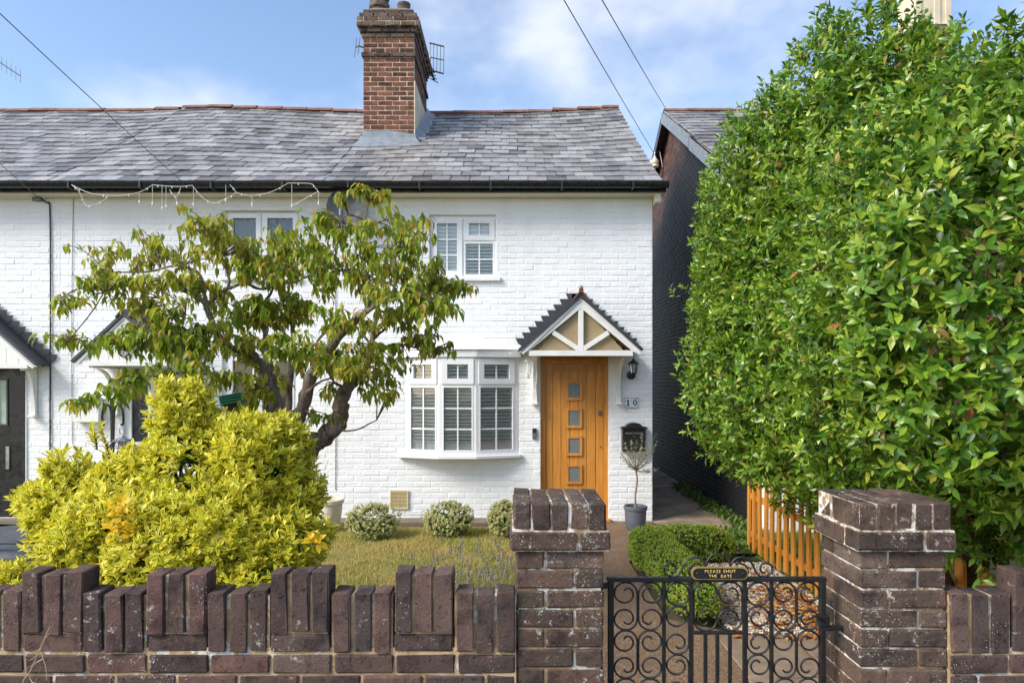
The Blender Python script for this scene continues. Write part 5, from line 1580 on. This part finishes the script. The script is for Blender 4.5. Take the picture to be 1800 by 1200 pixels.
def sprigs(pos, nor, m, length, spread, size, up=.35, jit=.45, droop=0.0):
    n = len(pos)
    ax = nrm(nor*.8 + np.array((0,0,up)) + NR.normal(size=(n,3))*jit)
    a = nrm(np.cross(ax, NR.normal(size=(n,3)))); b = np.cross(ax, a)
    LP, LD, LU, LS = [], [], [], []
    for k in range(m):
        t = k/max(1, m-1); ph = k*2.399 + NR.uniform(-.3,.3,n)
        rad = a*np.cos(ph)[:,None] + b*np.sin(ph)[:,None]
        sp = np.radians(spread[0]*(1-t) + spread[1]*t) + NR.normal(0,.15,n)
        d = ax*np.cos(sp)[:,None] + rad*np.sin(sp)[:,None]; d[:,2] -= droop
        LP.append(pos + ax*(length*(t-.6))[...,None] if np.ndim(length) else pos + ax*(length*(t-.6)))
        LD.append(d); LU.append(ax + rad*-.2); LS.append(NR.uniform(size[0], size[1], n)*(1-.25*t))
    return np.concatenate(LP), np.concatenate(LD), np.concatenate(LU), np.concatenate(LS)
def stem(parent, pts, rad, mat, name='stem', seg=7, n=5):
    V = catmull(pts, n); rr = np.interp(np.linspace(0, 1, len(V)), np.linspace(0, 1, len(rad)), rad)
    mb = MB(); mb.tube(V, list(rr), seg); return mb.build(name, MAT[mat], parent, smooth=True)

# ---- tall green bush on the right
vb = thing('viburnum_bush', (3.1, 4.9, 0), 'tall dense green laurustinus bush overhanging the gate pier and picket fence', 'bush')
for i, (bx, by, tx, ty, tz) in enumerate([(2.9,4.6,2.2,4.4,2.4),(3.0,4.7,3.3,4.0,2.8),(3.1,4.9,2.6,5.6,3.0),(3.2,4.8,3.9,5.2,3.2),(2.9,4.4,2.3,3.4,1.6),(3.1,4.4,3.0,3.3,1.8),(3.0,4.5,1.95,5.0,1.35),(2.95,4.5,1.9,3.2,1.45)]):
    stem(vb, [(bx,by,-.02), (bx+(tx-bx)*.25, by+(ty-by)*.25, .5), (bx+(tx-bx)*.6, by+(ty-by)*.6, tz*.6), (tx,ty,tz)], [.055,.045,.03,.012], 'shrub_bark', 'trunk')
vl = [(3.24,5.15,2.26,1.73,1.80,1.76), (2.40,4.95,2.60,.58,1.0,1.76), (2.13,5.5,2.55,.60,.9,1.50), (2.95,3.85,2.30,1.30,1.05,1.34), (2.45,3.25,2.15,.95,.58,.92), (4.1,3.9,2.3,1.15,1.1,2.0), (3.55,3.35,1.75,.8,.65,1.0)]
cullv = lambda q, g: (((g[:,1] < .45) | (NR.random(len(q)) < .25)) & ~((q[:,0] < 1.72) & (q[:,1] < 3.0) & (q[:,2] < 1.42)) & ~((q[:,2] < 1.0) & (q[:,0] < 2.3)))
p, g = blob(vl, 10200, 2.75, .085, .13, 4.3, 5, .72, cullv); VP, VG = p, g
lp, ld, lu, ls = sprigs(p, g, 9, .085, (75, 25), (.042, .084), .35, .45)
crown = leaves('crown', vb, lp, ld, lu, ls, leaf_T(.44, .25, .22), MAT['viburnum_leaf'], 0)
# its largest leaves, one by one
p, g = blob(vl[3:5] + vl[6:7], 1500, 2.55, .03, .10, 3.6, 5, 1.0, lambda q, g: cullv(q, g) & (g[:,1] < -.25))
lp, ld, lu, ls = sprigs(p, g, 5, .06, (75, 35), (.068, .09), .3, .4)
leaves('outer_leaves', crown, lp, ld, lu, ls, leaf_T(.44, .25, .22), MAT['viburnum_leaf'], 300)
p, g = blob([(c[0],c[1],c[2],c[3]*.84,c[4]*.84,c[5]*.84) for c in vl], 7000, 2.4, .10, .05, 3, 6, .95, lambda q, g: ~((q[:,2] < 1.3) & (q[:,0] < 2.2)))
lp, ld, lu, ls = sprigs(p, g, 6, .12, (75, 30), (.08, .12), .2, .6)
leaves('inner_foliage', vb, lp, ld, lu, ls, leaf_T(.5, .2, .2), MAT['viburnum_leaf'], 0)
# twigs that show in the gaps
p, g = VP[:900], VG[:900]
T = [(-.004,0,0),(.004,0,0),(.0015,1,0),(-.0015,1,0),(0,0,.006),(0,1,.002)]
Fc = [(0,1,2,3),(1,4,5,2),(4,0,3,5)]
scatter('twigs', T, Fc, None, frames(-g + NR.normal(size=g.shape)*.35 - np.array((0,0,.4)), NR.normal(size=g.shape))*np.array([1,.42,1])[None,None,:], p - g*.02, MAT['shrub_bark'], vb)["kind"] = "stuff"
# pinkish bud clusters
p, g = VP[1000:1450], VG[1000:1450]; k = p[:,2] > 1.5; p, g = p[k], g[k]
oc = [(0,0,.5),(.5,0,0),(0,.5,0),(-.5,0,0),(0,-.5,0),(0,0,-.5)]; of = [(0,1,2),(0,2,3),(0,3,4),(0,4,1),(5,2,1),(5,3,2),(5,4,3),(5,1,4)]
simple('bud_pink', (.46,.27,.16), .8, var=.2, bump=0)
pp = (p[:,None,:] + g[:,None,:]*.04 + NR.normal(0,.010,(len(p),7,3))).reshape(-1,3)
scatter('flower_buds', oc, of, None, np.eye(3)[None]*NR.uniform(.006,.011,len(pp))[:,None,None], pp, MAT['bud_pink'], vb)["kind"] = "stuff"
p, g = VP[2000:2045], VG[2000:2045]
leaves('yellowed_leaves', vb, p + g*.03, g*.3 + NR.normal(size=g.shape)*.6 - np.array((0,0,.6)), g, np.full(len(p), .075), leaf_T(.42), MAT['fallen_leaf'], 0)

# ---- yellow variegated euonymus
def el(px, py, r, Y, ky=1.0, kz=1.0):
    c = P(px, py, Y); R_ = r*Y/F
    return (c.x, c.y, c.z, R_, R_*ky, R_*kz)
eu = thing('euonymus_bush', (-1.8, 3.75, 0), 'big bright yellow variegated shrub behind the castellated wall', 'shrub')
elb = [el(318,745,52,3.75,1,1.15), el(345,830,95,3.75,.9), el(455,820,80,3.7,1), el(505,880,62,3.7,1), el(212,880,62,3.75,1), el(120,904,66,3.7,.9), el(66,884,30,3.75), el(235,940,88,3.55,.8), el(385,950,105,3.5,.8), el(505,955,62,3.5,1), el(430,775,36,3.75), el(495,770,38,3.75), el(340,710,26,3.75,1,1.1), el(305,700,22,3.72,1,1.2), el(150,960,75,3.5,.8), el(548,860,20,3.7), el(560,940,22,3.55), el(390,765,30,3.8), el(250,815,30,3.7), el(120,835,34,3.75), el(300,1020,120,3.4,.7), el(480,1030,80,3.4,.7)]
for (px, py) in ((318,760),(450,830),(210,850),(110,910),(500,940),(350,880),(60,890)):
    t = P(px, py, 3.75); stem(eu, [(-1.85 + (t.x+1.85)*.2, 3.75, -.02), (-1.85 + (t.x+1.85)*.45, 3.77, t.z*.35), (-1.85+(t.x+1.85)*.8, 3.76, t.z*.7), t], [.022,.018,.012,.006], 'shrub_bark')
p, g = blob(elb, 2900, 2.0, .12, .24, 12, 9, .30, lambda q, g: (g[:,1] < .4) | (NR.random(len(q)) < .3), out=.14)
lp, ld, lu, ls = sprigs(p, g, 10, .075, (85, 25), (.046, .068), .75, .35)
ecr = leaves('crown', eu, lp, ld, lu, ls, leaf_T(.46, .35, .12), MAT['euonymus_leaf'], 0)
p, g = blob(elb[:17], 420, 2.0, .02, .10, 9, 9, .8, lambda q, g: g[:,1] < -.2)
lp, ld, lu, ls = sprigs(p, g, 5, .03, (65, 30), (.050, .066), .7, .35)
leaves('outer_leaves', ecr, lp, ld, lu, ls, leaf_T(.46, .35, .12), MAT['euonymus_leaf'], 300)
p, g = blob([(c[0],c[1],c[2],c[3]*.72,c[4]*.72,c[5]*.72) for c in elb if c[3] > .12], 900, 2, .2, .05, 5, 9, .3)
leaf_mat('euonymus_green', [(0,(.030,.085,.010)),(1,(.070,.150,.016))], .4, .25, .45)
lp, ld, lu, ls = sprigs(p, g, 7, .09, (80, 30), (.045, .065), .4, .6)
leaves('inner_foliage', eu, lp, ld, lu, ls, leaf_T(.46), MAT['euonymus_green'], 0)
# upright shoots
for (x0, y0, x1, y1) in ((195,835,178,752),(170,790,160,755),(330,720,330,690),(300,720,300,690),(440,790,425,745)):
    a, b = P(x0, y0, 3.7), P(x1, y1, 3.72)
    stem(eu, [a, a.lerp(b,.5)+Vector((.01,0,0)), b], [.006,.005,.003], 'shrub_bark')
    q = np.array([tuple(a.lerp(b, t)) for t in np.linspace(.35, 1, 5)])
    lp, ld, lu, ls = sprigs(q, np.tile(np.array((0,0,1.)), (5,1)), 9, .05, (70, 25), (.038, .055), .6, .3)
    leaves('shoot_leaves', eu, lp, ld, lu, ls, leaf_T(.46,.35,.12), MAT['euonymus_leaf'], 0)
# the all-gold shoot
q = np.array([tuple(P(x, y, 3.28)) for (x, y) in ((215,880),(205,900),(225,905),(190,895),(215,930),(230,935),(205,945),(222,960),(240,975),(195,925),(548,945),(560,950))])
lp, ld, lu, ls = sprigs(q, np.tile(np.array((0,-.7,.7)), (len(q),1)), 8, .05, (80, 35), (.05, .075), .4, .4)
leaves('golden_shoot', eu, lp, ld, lu, ls, leaf_T(.5,.2,.15), MAT['golden_leaf'], 0)
e2 = thing('euonymus_bush', (P(25,1020,3.2).x, 3.2, 0), 'small yellow variegated shoot poking up beside the grey bin', 'shrub')
stem(e2, [(P(25,0,3.2).x, 3.2, -.02), (P(24,0,3.2).x, 3.2, .4), P(28,1010,3.2)], [.012,.01,.004], 'shrub_bark')
p, g = blob([el(22,1022,34,3.2,1,.9), el(-40,1030,40,3.2), el(60,1035,22,3.15)], 170, 2, .15, .05, 5, 3)
lp, ld, lu, ls = sprigs(p, g, 9, .05, (80, 28), (.045, .065), .8, .3)
leaves('crown', e2, lp, ld, lu, ls, leaf_T(.46,.35,.12), MAT['euonymus_leaf'], 0)

# ---- cherry tree with drooping leaves
TY = 4.9
ct = thing('cherry_tree', (P(505,0,TY).x, TY, 0), 'small ornamental cherry with twisted limbs and drooping yellowing leaves', 'tree')
def tp_(a): return P(a[0], a[1], TY + a[2])
BRN = []
def limb(pts, name='limb'):
    V = catmull([tp_(a) for a in pts], 5)
    rad = np.interp(np.linspace(0, 1, len(V)), np.linspace(0, 1, len(pts)), [(a[3]*.92 if a[3] > 12 else .25*a[3] + .67*a[3]*a[3]/12 + .35)*TY/F for a in pts])
    rad = rad * (1 + .10*np.sin(np.arange(len(V))*1.7) + .05*np.cos(np.arange(len(V))*3.1))
    W = [v + Vector((RD.uniform(-1,1), RD.uniform(-1,1), RD.uniform(-1,1)))*r*.22 for v, r in zip(V, rad)]
    mb = MB(); mb.tube(W, list(rad), 9 if max(rad) > .02 else 6)
    for v, r in zip(W, rad): BRN.append((v, r))
    return mb.build(name, MAT['cherry_bark'], ct, smooth=True)
limb([(505,1125,0,27),(506,1000,0,23),(508,900,0,22),(510,845,0,21)], 'trunk')
limb([(509,860,0,20),(500,800,-.02,17),(490,745,.0,15),(480,700,.05,14),(472,665,.05,13.5),(466,640,.05,12)])
limb([(468,645,.05,10),(440,622,0,9),(400,608,-.1,8),(382,585,-.1,7.5),(368,555,-.1,7),(361,535,-.12,7),(352,527,-.15,6.5),(315,505,-.2,6.5),(280,492,-.25,6),(262,492,-.25,6),(235,498,-.28,5.5),(205,504,-.3,5),(170,508,-.3,4),(140,507,-.35,3),(115,519,-.38,2),(97,530,-.4,1.2)])
limb([(366,552,-.1,6),(358,515,-.05,5.5),(352,485,0,5),(330,470,.05,4.5),(305,467,.05,4),(265,477,.1,3.5),(225,478,.12,3),(195,478,.15,2),(180,468,.15,1.2)])
limb([(361,538,-.1,6),(382,520,.05,5.5),(402,503,.12,5),(400,478,.15,4.5),(393,458,.18,4),(383,437,.2,3),(374,420,.2,2),(372,400,.2,1.2)])
limb([(402,508,.1,5),(430,498,.15,5),(455,508,.2,4.5),(480,503,.2,4.5),(500,497,.22,4),(520,496,.25,3),(540,485,.25,2)])
limb([(467,648,.06,9),(468,615,.12,8),(466,585,.18,7),(458,560,.2,6),(462,535,.25,5),(478,512,.25,4),(476,495,.2,3)])
limb([(508,850,.0,15),(513,790,.0,14),(520,745,-.02,13),(535,705,-.05,12),(550,655,-.08,11.5),(562,635,-.1,11),(585,603,-.12,10.5),(605,580,-.15,10),(628,560,-.18,8.5),(645,545,-.2,7),(652,522,-.2,6.5),(668,520,-.22,6),(690,512,-.22,5),(696,480,-.2,3.5),(694,450,-.2,3),(695,430,-.2,2)])
limb([(605,580,-.15,6),(590,570,-.3,4),(565,590,-.35,4),(548,608,-.4,3),(500,603,-.4,3),(480,625,-.35,2)])
limb([(645,548,-.2,6),(672,528,-.35,5),(700,515,-.4,4),(735,520,-.45,3),(770,532,-.45,2)])
limb([(508,855,.02,22),(525,815,.05,20),(550,782,.08,18),(575,765,.08,17.5),(592,745,.06,17),(600,722,.02,16),(601,700,0,14.5),(608,685,.02,13),(625,668,.08,11.5),(640,655,.1,10.5),(645,640,.12,9),(650,615,.15,8),(656,590,.18,7),(660,565,.2,6),(664,540,.25,4)])
limb([(601,700,.0,8),(600,680,-.1,5),(588,672,-.2,4),(575,650,-.25,3)])
limb([(643,645,.12,7),(665,620,.25,5.5),(690,606,.3,5),(720,608,.35,4),(745,618,.4,2.5),(762,630,.4,1.2)])
limb([(590,755,.06,3.6),(610,757,.0,3.2),(630,754,-.05,3),(648,745,-.05,2.5),(662,738,-.05,1.6)])
limb([(640,552,-.15,5),(650,510,.0,5),(641,470,.05,4.5),(638,430,.08,4),(640,395,.1,3),(645,372,.1,2.2),(648,355,.1,1.3)])
limb([(640,420,.08,3),(655,395,.1,2.5),(675,388,.1,1.8)]); limb([(638,385,.1,2.6),(612,378,.05,2.2),(598,390,.05,1.5)])
limb([(656,595,.18,5),(685,570,.35,4.2),(715,540,.45,3.5),(755,515,.5,3),(790,508,.5,2),(815,508,.5,1.2)])
limb([(510,760,.25,9),(508,700,.35,8),(512,640,.4,7.5),(515,590,.45,7),(512,565,.45,6.5),(500,540,.5,5),(495,510,.5,4),(515,480,.55,3)])
limb([(515,600,.42,5),(490,578,.3,4),(470,570,.3,3),(440,560,.3,2)])
limb([(472,690,.05,6),(445,675,-.2,5),(400,662,-.35,4),(345,656,-.45,3.5),(300,655,-.5,3),(255,662,-.5,2.8),(215,678,-.5,2.3),(185,692,-.5,1.8),(150,705,-.5,1.2)])
limb([(385,585,-.1,5),(345,585,-.3,4),(300,587,-.35,3.5),(270,575,-.4,2.5),(245,582,-.4,2),(228,605,-.4,1.6),(222,622,-.4,1.2)])
limb([(190,506,-.3,3),(182,515,-.35,2),(160,550,-.4,2),(140,575,-.4,1.8),(118,600,-.4,1.2)])
limb([(300,500,-.22,3.5),(285,520,-.3,3),(295,545,-.35,2),(330,560,-.35,1.4)])
limb([(545,480,.25,3),(580,470,.2,3),(610,480,.1,2.6),(640,490,.05,2.2)])
limb([(540,690,-.1,5),(560,672,-.25,3.5),(590,662,-.3,2.5),(620,655,-.3,1.5)])
CL = [(112,535,17),(112,592,18),(125,605,14),(180,515,22),(200,520,22),(165,505,16),(155,450,18),(190,450,16),(200,480,15),(255,423,20),(240,455,18),(270,440,16),(300,445,24),(330,440,26),(355,425,26),(372,393,22),(395,398,16),(385,420,24),(410,440,24),(430,432,22),(455,445,24),(480,440,22),(505,435,24),(535,440,26),(560,425,24),(590,415,26),(606,412,18),(640,405,26),(598,346,9),(625,338,10),(655,341,10),(682,346,9),(690,392,22),(715,395,24),(735,410,18),(715,440,20),(690,440,20),(665,440,24),(640,455,26),(610,455,26),(580,460,26),(555,475,24),(530,480,24),(500,475,24),(470,480,20),(440,470,20),(420,465,18),(560,510,22),(590,505,22),(620,495,20),(660,485,22),(690,480,18),(720,480,18),(752,465,18),(765,465,14),(745,490,18),(770,495,20),(800,508,18),(820,508,12),(775,520,18),(740,520,20),(700,520,18),(720,545,20),(765,545,18),(785,540,12),(690,560,22),(720,575,18),(660,580,22),(635,600,22),(610,560,18),(575,560,20),(540,555,20),(510,550,18),(475,560,20),(445,555,20),(420,560,18),(395,545,18),(360,510,16),(345,500,14),(330,545,20),(305,560,18),(270,550,18),(245,540,16),(225,500,16),(315,610,20),(290,610,20),(265,615,18),(345,600,18),(375,610,18),(400,590,18),(430,600,18),(440,630,16),(500,615,18),(530,610,18),(555,620,18),(480,650,14),(505,670,16),(590,640,18),(620,625,20),(655,640,20),(680,625,18),(700,640,18),(690,665,16),(660,675,14),(630,665,14),(610,650,14),(735,605,16),(760,615,14),(785,610,10),(205,595,20),(185,605,16),(225,585,14),(275,650,18),(300,655,14),(345,652,16),(370,660,16),(250,668,16),(215,682,14),(190,693,12),(160,706,12),(135,712,8),(400,670,16),(430,680,18),(450,700,16),(440,720,14),(470,730,12),(580,690,10),(555,735,12),(600,735,8),(650,695,12),(690,690,10)]
for k in range(60):
    a_ = RD.uniform(0, 6.28); q_ = math.sqrt(RD.random())
    CL.append((590 + 200*q_*math.cos(a_), 520 + 140*q_*math.sin(a_), RD.uniform(10, 17)))
for k in range(22):
    a_ = RD.uniform(0, 6.28); q_ = math.sqrt(RD.random())
    CL.append((330 + 130*q_*math.cos(a_), 520 + 110*q_*math.sin(a_), RD.uniform(9, 15)))
pos, dirs, ups, siz = [], [], [], []
tw = MB()
for (px, py, r) in CL:
    near = min(BRN, key=lambda b: ((b[0].x*F/b[0].y + CX - px)**2 + (CH*F/b[0].y - b[0].z*F/b[0].y + HY - py)**2)*1.0)
    dY = (near[0].y - TY) + RD.uniform(-.18, .18)
    c = P(px, py, TY + dY); R_ = r*TY/F
    a = near[0]
    ntw = 4
    ends = []
    for k in range(ntw + 1 + int(r > 17)):
        e = c + Vector((RD.uniform(-1,1)*R_*1.7, RD.uniform(-1,1)*R_*2.6, RD.uniform(-.7,1.2)*R_))
        mid = a.lerp(e, .55) + Vector((RD.uniform(-.02,.02), RD.uniform(-.03,.03), RD.uniform(0,.05)))
        V = catmull([a, mid, e], 4)
        tw.tube(V, list(np.linspace(.005, .0018, len(V))), 4, caps=False)
        ends.append(V)
    nl = int(15 + r*2.0)
    for k in range(nl):
        V = RD.choice(ends); v = V[RD.choice([4,5,6,6,7,7,8,8])]
        q = v + Vector((RD.uniform(-1,1)*R_*.4, RD.uniform(-1,1)*R_*.7, RD.uniform(-.35,.35)*R_))
        an = RD.uniform(0, 6.28); ho = RD.uniform(.35, 1.25)
        pos.append(tuple(q)); dirs.append((math.cos(an)*ho, math.sin(an)*ho, -RD.uniform(.15, 1.0)))
        ups.append((math.cos(an)*.9 + RD.uniform(-.4,.4), math.sin(an)*.9 + RD.uniform(-.4,.4), .75)); siz.append(RD.uniform(.046, .082))
o = tw.build('twigs', MAT['cherry_bark'], ct); o["kind"] = "stuff"
pos, dirs, ups, siz = map(np.array, (pos, dirs, ups, siz))
leaves('crown', ct, pos, dirs, ups, siz, leaf_T(.44, .45, .55), MAT['cherry_leaf'], 300)

# ---- box hedge
hd = thing('box_hedge', (1.5, 6.2, 0), 'low clipped bright green box hedge bending beside the path', 'hedge')
hl = [(1.43,5.95,.165,.20,.90,.195), (1.40,6.75,.17,.22,.42,.20), (1.80,7.02,.165,.46,.21,.195)]
p, g = blob(hl, 7200, 3.2, .06, .05, 14, 4, 0.0, lambda q, g: g[:,2] > -.5)
lp, ld, lu, ls = sprigs(p, g, 5, .022, (80, 30), (.013, .021), .4, .5)
leaves('foliage', hd, lp, ld, lu, ls, leaf_T(.6, .2, .1), MAT['box_leaf'], 0)
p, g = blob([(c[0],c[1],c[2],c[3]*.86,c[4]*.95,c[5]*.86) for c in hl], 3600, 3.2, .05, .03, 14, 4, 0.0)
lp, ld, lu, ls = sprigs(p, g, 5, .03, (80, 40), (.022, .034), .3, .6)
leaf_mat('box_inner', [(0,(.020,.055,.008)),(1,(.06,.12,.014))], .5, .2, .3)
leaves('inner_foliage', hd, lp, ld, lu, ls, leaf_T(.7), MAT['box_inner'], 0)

# ---- three pale variegated shrubs at the wall
for i, (px, py, w, h, Y, lab) in enumerate([(655,921,48,30,8.15,'round pale variegated shrub beside the cream pot'), (788,912,45,30,8.25,'round pale variegated shrub under the bow window, right of the air vent'), (884,916,26,32,8.2,'pale variegated shrub half hidden behind the brick gate pier')]):
    c = P(px, py, Y); rx = w*Y/F; rz = h*Y/F
    t = thing('variegated_shrub', (c.x, Y, 0), lab, 'shrub', 'pale shrubs along the cottage wall')
    lb = [(c.x, Y, rz*.95, rx, rx*.8, rz*1.0), (c.x-rx*.4, Y-.05, rz*.8, rx*.55, rx*.6, rz*.7), (c.x+rx*.45, Y-.08, rz*.7, rx*.5, rx*.6, rz*.65), (c.x, Y-.12, rz*.6, rx*.6, rx*.6, rz*.65), (c.x+rx*.1, Y, rz*1.35, rx*.5, rx*.5, rz*.55)]
    stem(t, [(c.x, Y, -.02), (c.x+.02, Y, rz*.5), (c.x, Y, rz)], [.012,.01,.005], 'shrub_bark')
    p, g = blob(lb, 520, 2, .10, .10, 16, i+3, .01, lambda q, g: g[:,1] < .6)
    lp, ld, lu, ls = sprigs(p, g, 7, .03, (75, 28), (.022, .034), .5, .4)
    leaves('foliage', t, lp, ld, lu, ls, leaf_T(.6, .25, .1), MAT['cream_variegated'], 0)
    p, g = blob([(q[0],q[1],q[2],q[3]*.75,q[4]*.75,q[5]*.75) for q in lb], 300, 2, .1, .05, 9, 2, .0)
    lp, ld, lu, ls = sprigs(p, g, 6, .04, (75, 30), (.03, .045), .3, .6)
    leaves('inner_foliage', t, lp, ld, lu, ls, leaf_T(.6), MAT['weed_leaf'], 0)

# ---- olive in its pot
ot = thing('olive_tree', pc1 + Vector((0,0,.25)), 'small grey green olive standard growing in the grey pot', 'tree')
def op(px, py, dy=0): return P(px, py, 8.55+dy)
stem(ot, [pc1 + Vector((0,0,.24)), op(1117,870), op(1120,845), op(1118,826)], [.014,.012,.011,.010], 'stone_slab', 'trunk', 8)
tips = []
for (x, y, dy) in [(1100,790,-.05),(1108,778,0),(1118,776,.05),(1126,788,-.08),(1138,778,.05),(1150,768,0),(1148,795,-.05),(1140,812,.06),(1153,826,0),(1095,805,.05),(1104,815,-.06),(1130,770,.04),(1112,800,-.1),(1133,800,-.1),(1098,778,0),(1152,780,.05),(1142,830,-.05),(1090,795,0)]:
    e = op(x, y, dy); tips.append(e)
    stem(ot, [op(1118,826), op(1118,826).lerp(e, .5) + Vector((RD.uniform(-.02,.02), 0, -.02)), e], [.006,.004,.0015], 'stone_slab', 'branch', 5, 4)
q = np.array([tuple(op(1118,826).lerp(e, t) + Vector((RD.uniform(-.015,.015), RD.uniform(-.03,.03), RD.uniform(-.015,.015)))) for e in tips for t in np.linspace(.45, 1.05, 9)])
lp, ld, lu, ls = sprigs(q, np.tile(np.array((0,-.2,.8)), (len(q),1)), 6, .03, (70, 30), (.026, .042), .4, .6)
leaves('crown', ot, lp, ld, lu, ls, leaf_T(.24, .2, .1), MAT['olive_leaf'], 0)

# ---- lavender behind the wall
st_T = [(-.5,0,0),(.5,0,0),(.35,1,0),(-.35,1,0),(0,0,.8),(0,1,.55)]; st_F = [(0,1,2,3),(1,4,5,2),(4,0,3,5)]
for i, (bx, by, lab) in enumerate([(-.52,5.25,'straggly lavender with long flower stalks rising above the wall coping'), (-.22,4.9,'lavender clump with purple heads close to the brick gate pier'), (-.05,5.35,'lavender clump half hidden by the brick gate pier')]):
    t = thing('lavender', (bx, by, 0), lab, 'lavender', 'lavender behind the wall')
    n = 38
    base = np.stack([NR.normal(bx,.06,n), NR.normal(by,.06,n), np.zeros(n)-.01], 1)
    d = nrm(np.stack([NR.normal(0,.24,n), NR.normal(0,.20,n), np.ones(n)], 1)); L = NR.uniform(.30, .66, n)
    Rm = frames(d, NR.normal(size=(n,3)))*np.stack([np.full(n,.0032), L, np.full(n,.0032)], 1)[:,None,:]
    sob = scatter('stalks', st_T, st_F, [(.5,0)]*6, Rm, base, MAT['lavender_stem'], t); sob["kind"] = "stuff"
    tipp = base + d*L[:,None]
    hh = []; 
    for k in range(9): hh.append(tipp - d*(.055*k/9) + NR.normal(0,.0035,(n,3)))
    hh = np.concatenate(hh)
    scatter('flower_heads', oc, of, [(.5,.5)]*6, np.eye(3)[None]*NR.uniform(.009,.015,len(hh))[:,None,None], hh, MAT['lavender_flower'], t)["kind"] = "stuff"
    m = 220
    b2 = np.stack([NR.normal(bx,.10,m), NR.normal(by,.10,m), NR.uniform(0,.12,m)], 1)
    leaves('foliage', t, b2, np.stack([NR.normal(0,.5,m), NR.normal(0,.5,m), np.ones(m)], 1), NR.normal(size=(m,3)), NR.uniform(.06,.16,m), leaf_T(.06), MAT['lavender_stem'], 0)

# ---- grass
def grass(name, n, xr, yr, mat, L, keep=None, clump=0, kind='stuff', label=None):
    x = NR.uniform(*xr, n); y = NR.uniform(*yr, n)
    if keep is not None:
        k = keep(x, y); x, y = x[k], y[k]
    n = len(x)
    den = .5 + .5*lump(np.stack([x, y, x*0], 1), 4.0, 12)
    k = NR.random(n) < .35 + .65*den; x, y = x[k], y[k]; n = len(x); den = den[k]
    b = np.stack([x, y, np.full(n, -.010)], 1)
    d = np.stack([NR.normal(0,.55,n), NR.normal(0,.55,n), np.ones(n)], 1)
    T = [(-.5,0,0),(.5,0,0),(.38,.55,.02),(-.38,.55,.02),(0,1,-.06)]
    Rm = frames(d, NR.normal(size=(n,3)))*np.stack([np.full(n,.0042), NR.uniform(L[0], L[1], n)*(.6+.8*den), np.full(n,.3*L[1])], 1)[:,None,:]
    o = scatter(name, T, [(0,1,2,3),(3,2,4)], [(.1,0),(.9,0),(.9,.5),(.1,.5),(.5,1)], Rm, b, mat)
    o["kind"] = kind; o["label"] = label; o["category"] = "grass"
    return o
grass('grass', 95000, (-4.2, .42), (5.2, 8.68), MAT['grass_blade'], (.022, .052), None, label='short patchy dry lawn grass between wall and cottage')
leaf_mat('grass_lush', [(0,(.07,.14,.015)),(1,(.20,.27,.03))], .55, .3, .3)
grass('grass', 14000, (2.62, 3.5), (4.5, 8.6), MAT['grass_lush'], (.03, .10), None, label='longer green grass behind the picket fence')
grass('grass', 2600, (-1.4, .40), (5.4, 8.4), MAT['grass_lush'], (.03, .085), None, label='taller green grass tufts scattered in the dry lawn')

# weeds by the side alley
n = 3800
x = np.concatenate([2.98 - np.abs(NR.normal(0,.10,n//2)), NR.normal(2.55,.22,n - n//2)]); y = np.concatenate([NR.uniform(8.2,12.0,n//2), NR.normal(7.75,.28,n-n//2)])
b = np.stack([x, y, NR.uniform(0,.05,n)], 1)
o = leaves('weeds', None, b, np.stack([NR.normal(0,.7,n), NR.normal(0,.7,n), np.ones(n)*.7], 1), np.tile(np.array((0,0,1.)), (n,1)), NR.uniform(.03,.10,n), leaf_T(.4), MAT['weed_leaf'], 0)
o["label"] = 'green weeds growing along the foot of the black wall'; o["category"] = 'weeds'

# ---- pebbles and fallen leaves
n = 9000
x = NR.uniform(1.60,2.56,n); y = NR.uniform(4.96,6.9,n)
b = np.stack([x, y, NR.uniform(.002,.016,n)], 1)
Rm = frames(NR.normal(size=(n,3)), NR.normal(size=(n,3)))*NR.uniform(.016,.034,n)[:,None,None]*np.stack([np.ones(n), NR.uniform(.6,1,n), NR.uniform(.5,.9,n)], 1)[:,None,:]
o = scatter('pebbles', oc, of, None, Rm, b, MAT['pebble'], smooth=False); tag(o, 'pale stone pebbles filling the bed inside the box hedge', 'gravel', kind='stuff')
n = 900
x = np.clip(2.5 - np.abs(NR.normal(0,.36,n)), 1.62, 2.55); y = np.clip(NR.normal(5.45,.45,n), 4.85, 6.8)
b = np.stack([x, y, NR.uniform(.016,.035,n)], 1)
d = np.stack([NR.normal(size=n), NR.normal(size=n), NR.normal(0,.25,n)], 1)
o = leaves('fallen_leaves', None, b, d, np.stack([NR.normal(0,.3,n), NR.normal(0,.3,n), np.ones(n)], 1), NR.uniform(.04,.075,n), leaf_T(.48,.35,.25), MAT['fallen_leaf'], 0)
o["label"] = 'brown and orange fallen leaves lying on the pebbles'; o["category"] = 'leaves'
for (px, py) in ((1231, 1196), (1232, 1153+40), (1380, 1112)):
    pass

# dried weed on the street side of the wall
dw = thing('dried_weed', P(35, 1230, 2.46) - Vector((0,0,.6)), 'dry straw coloured weed stalk in front of the castellated wall', 'weed')
stem(dw, [P(20,1500,2.46), P(35,1230,2.46), P(55,1175,2.46), P(88,1100,2.48)], [.003,.0028,.0022,.0012], 'dry_stem', 'stalk', 5)
for (a, b, c) in (((60,1165),(75,1158),(40,1178)), ((70,1142),(80,1170),(82,1195)), ((72,1140),(55,1146),(28,1150)), ((80,1120),(92,1105),(90,1090)), ((50,1185),(60,1200),(72,1170)), ((66,1150),(50,1160),(38,1146))):
    stem(dw, [P(a[0],a[1],2.465), P(b[0],b[1],2.45), P(c[0],c[1],2.44)], [.0014,.0012,.0006], 'dry_stem', 'dry_blade', 4, 4)
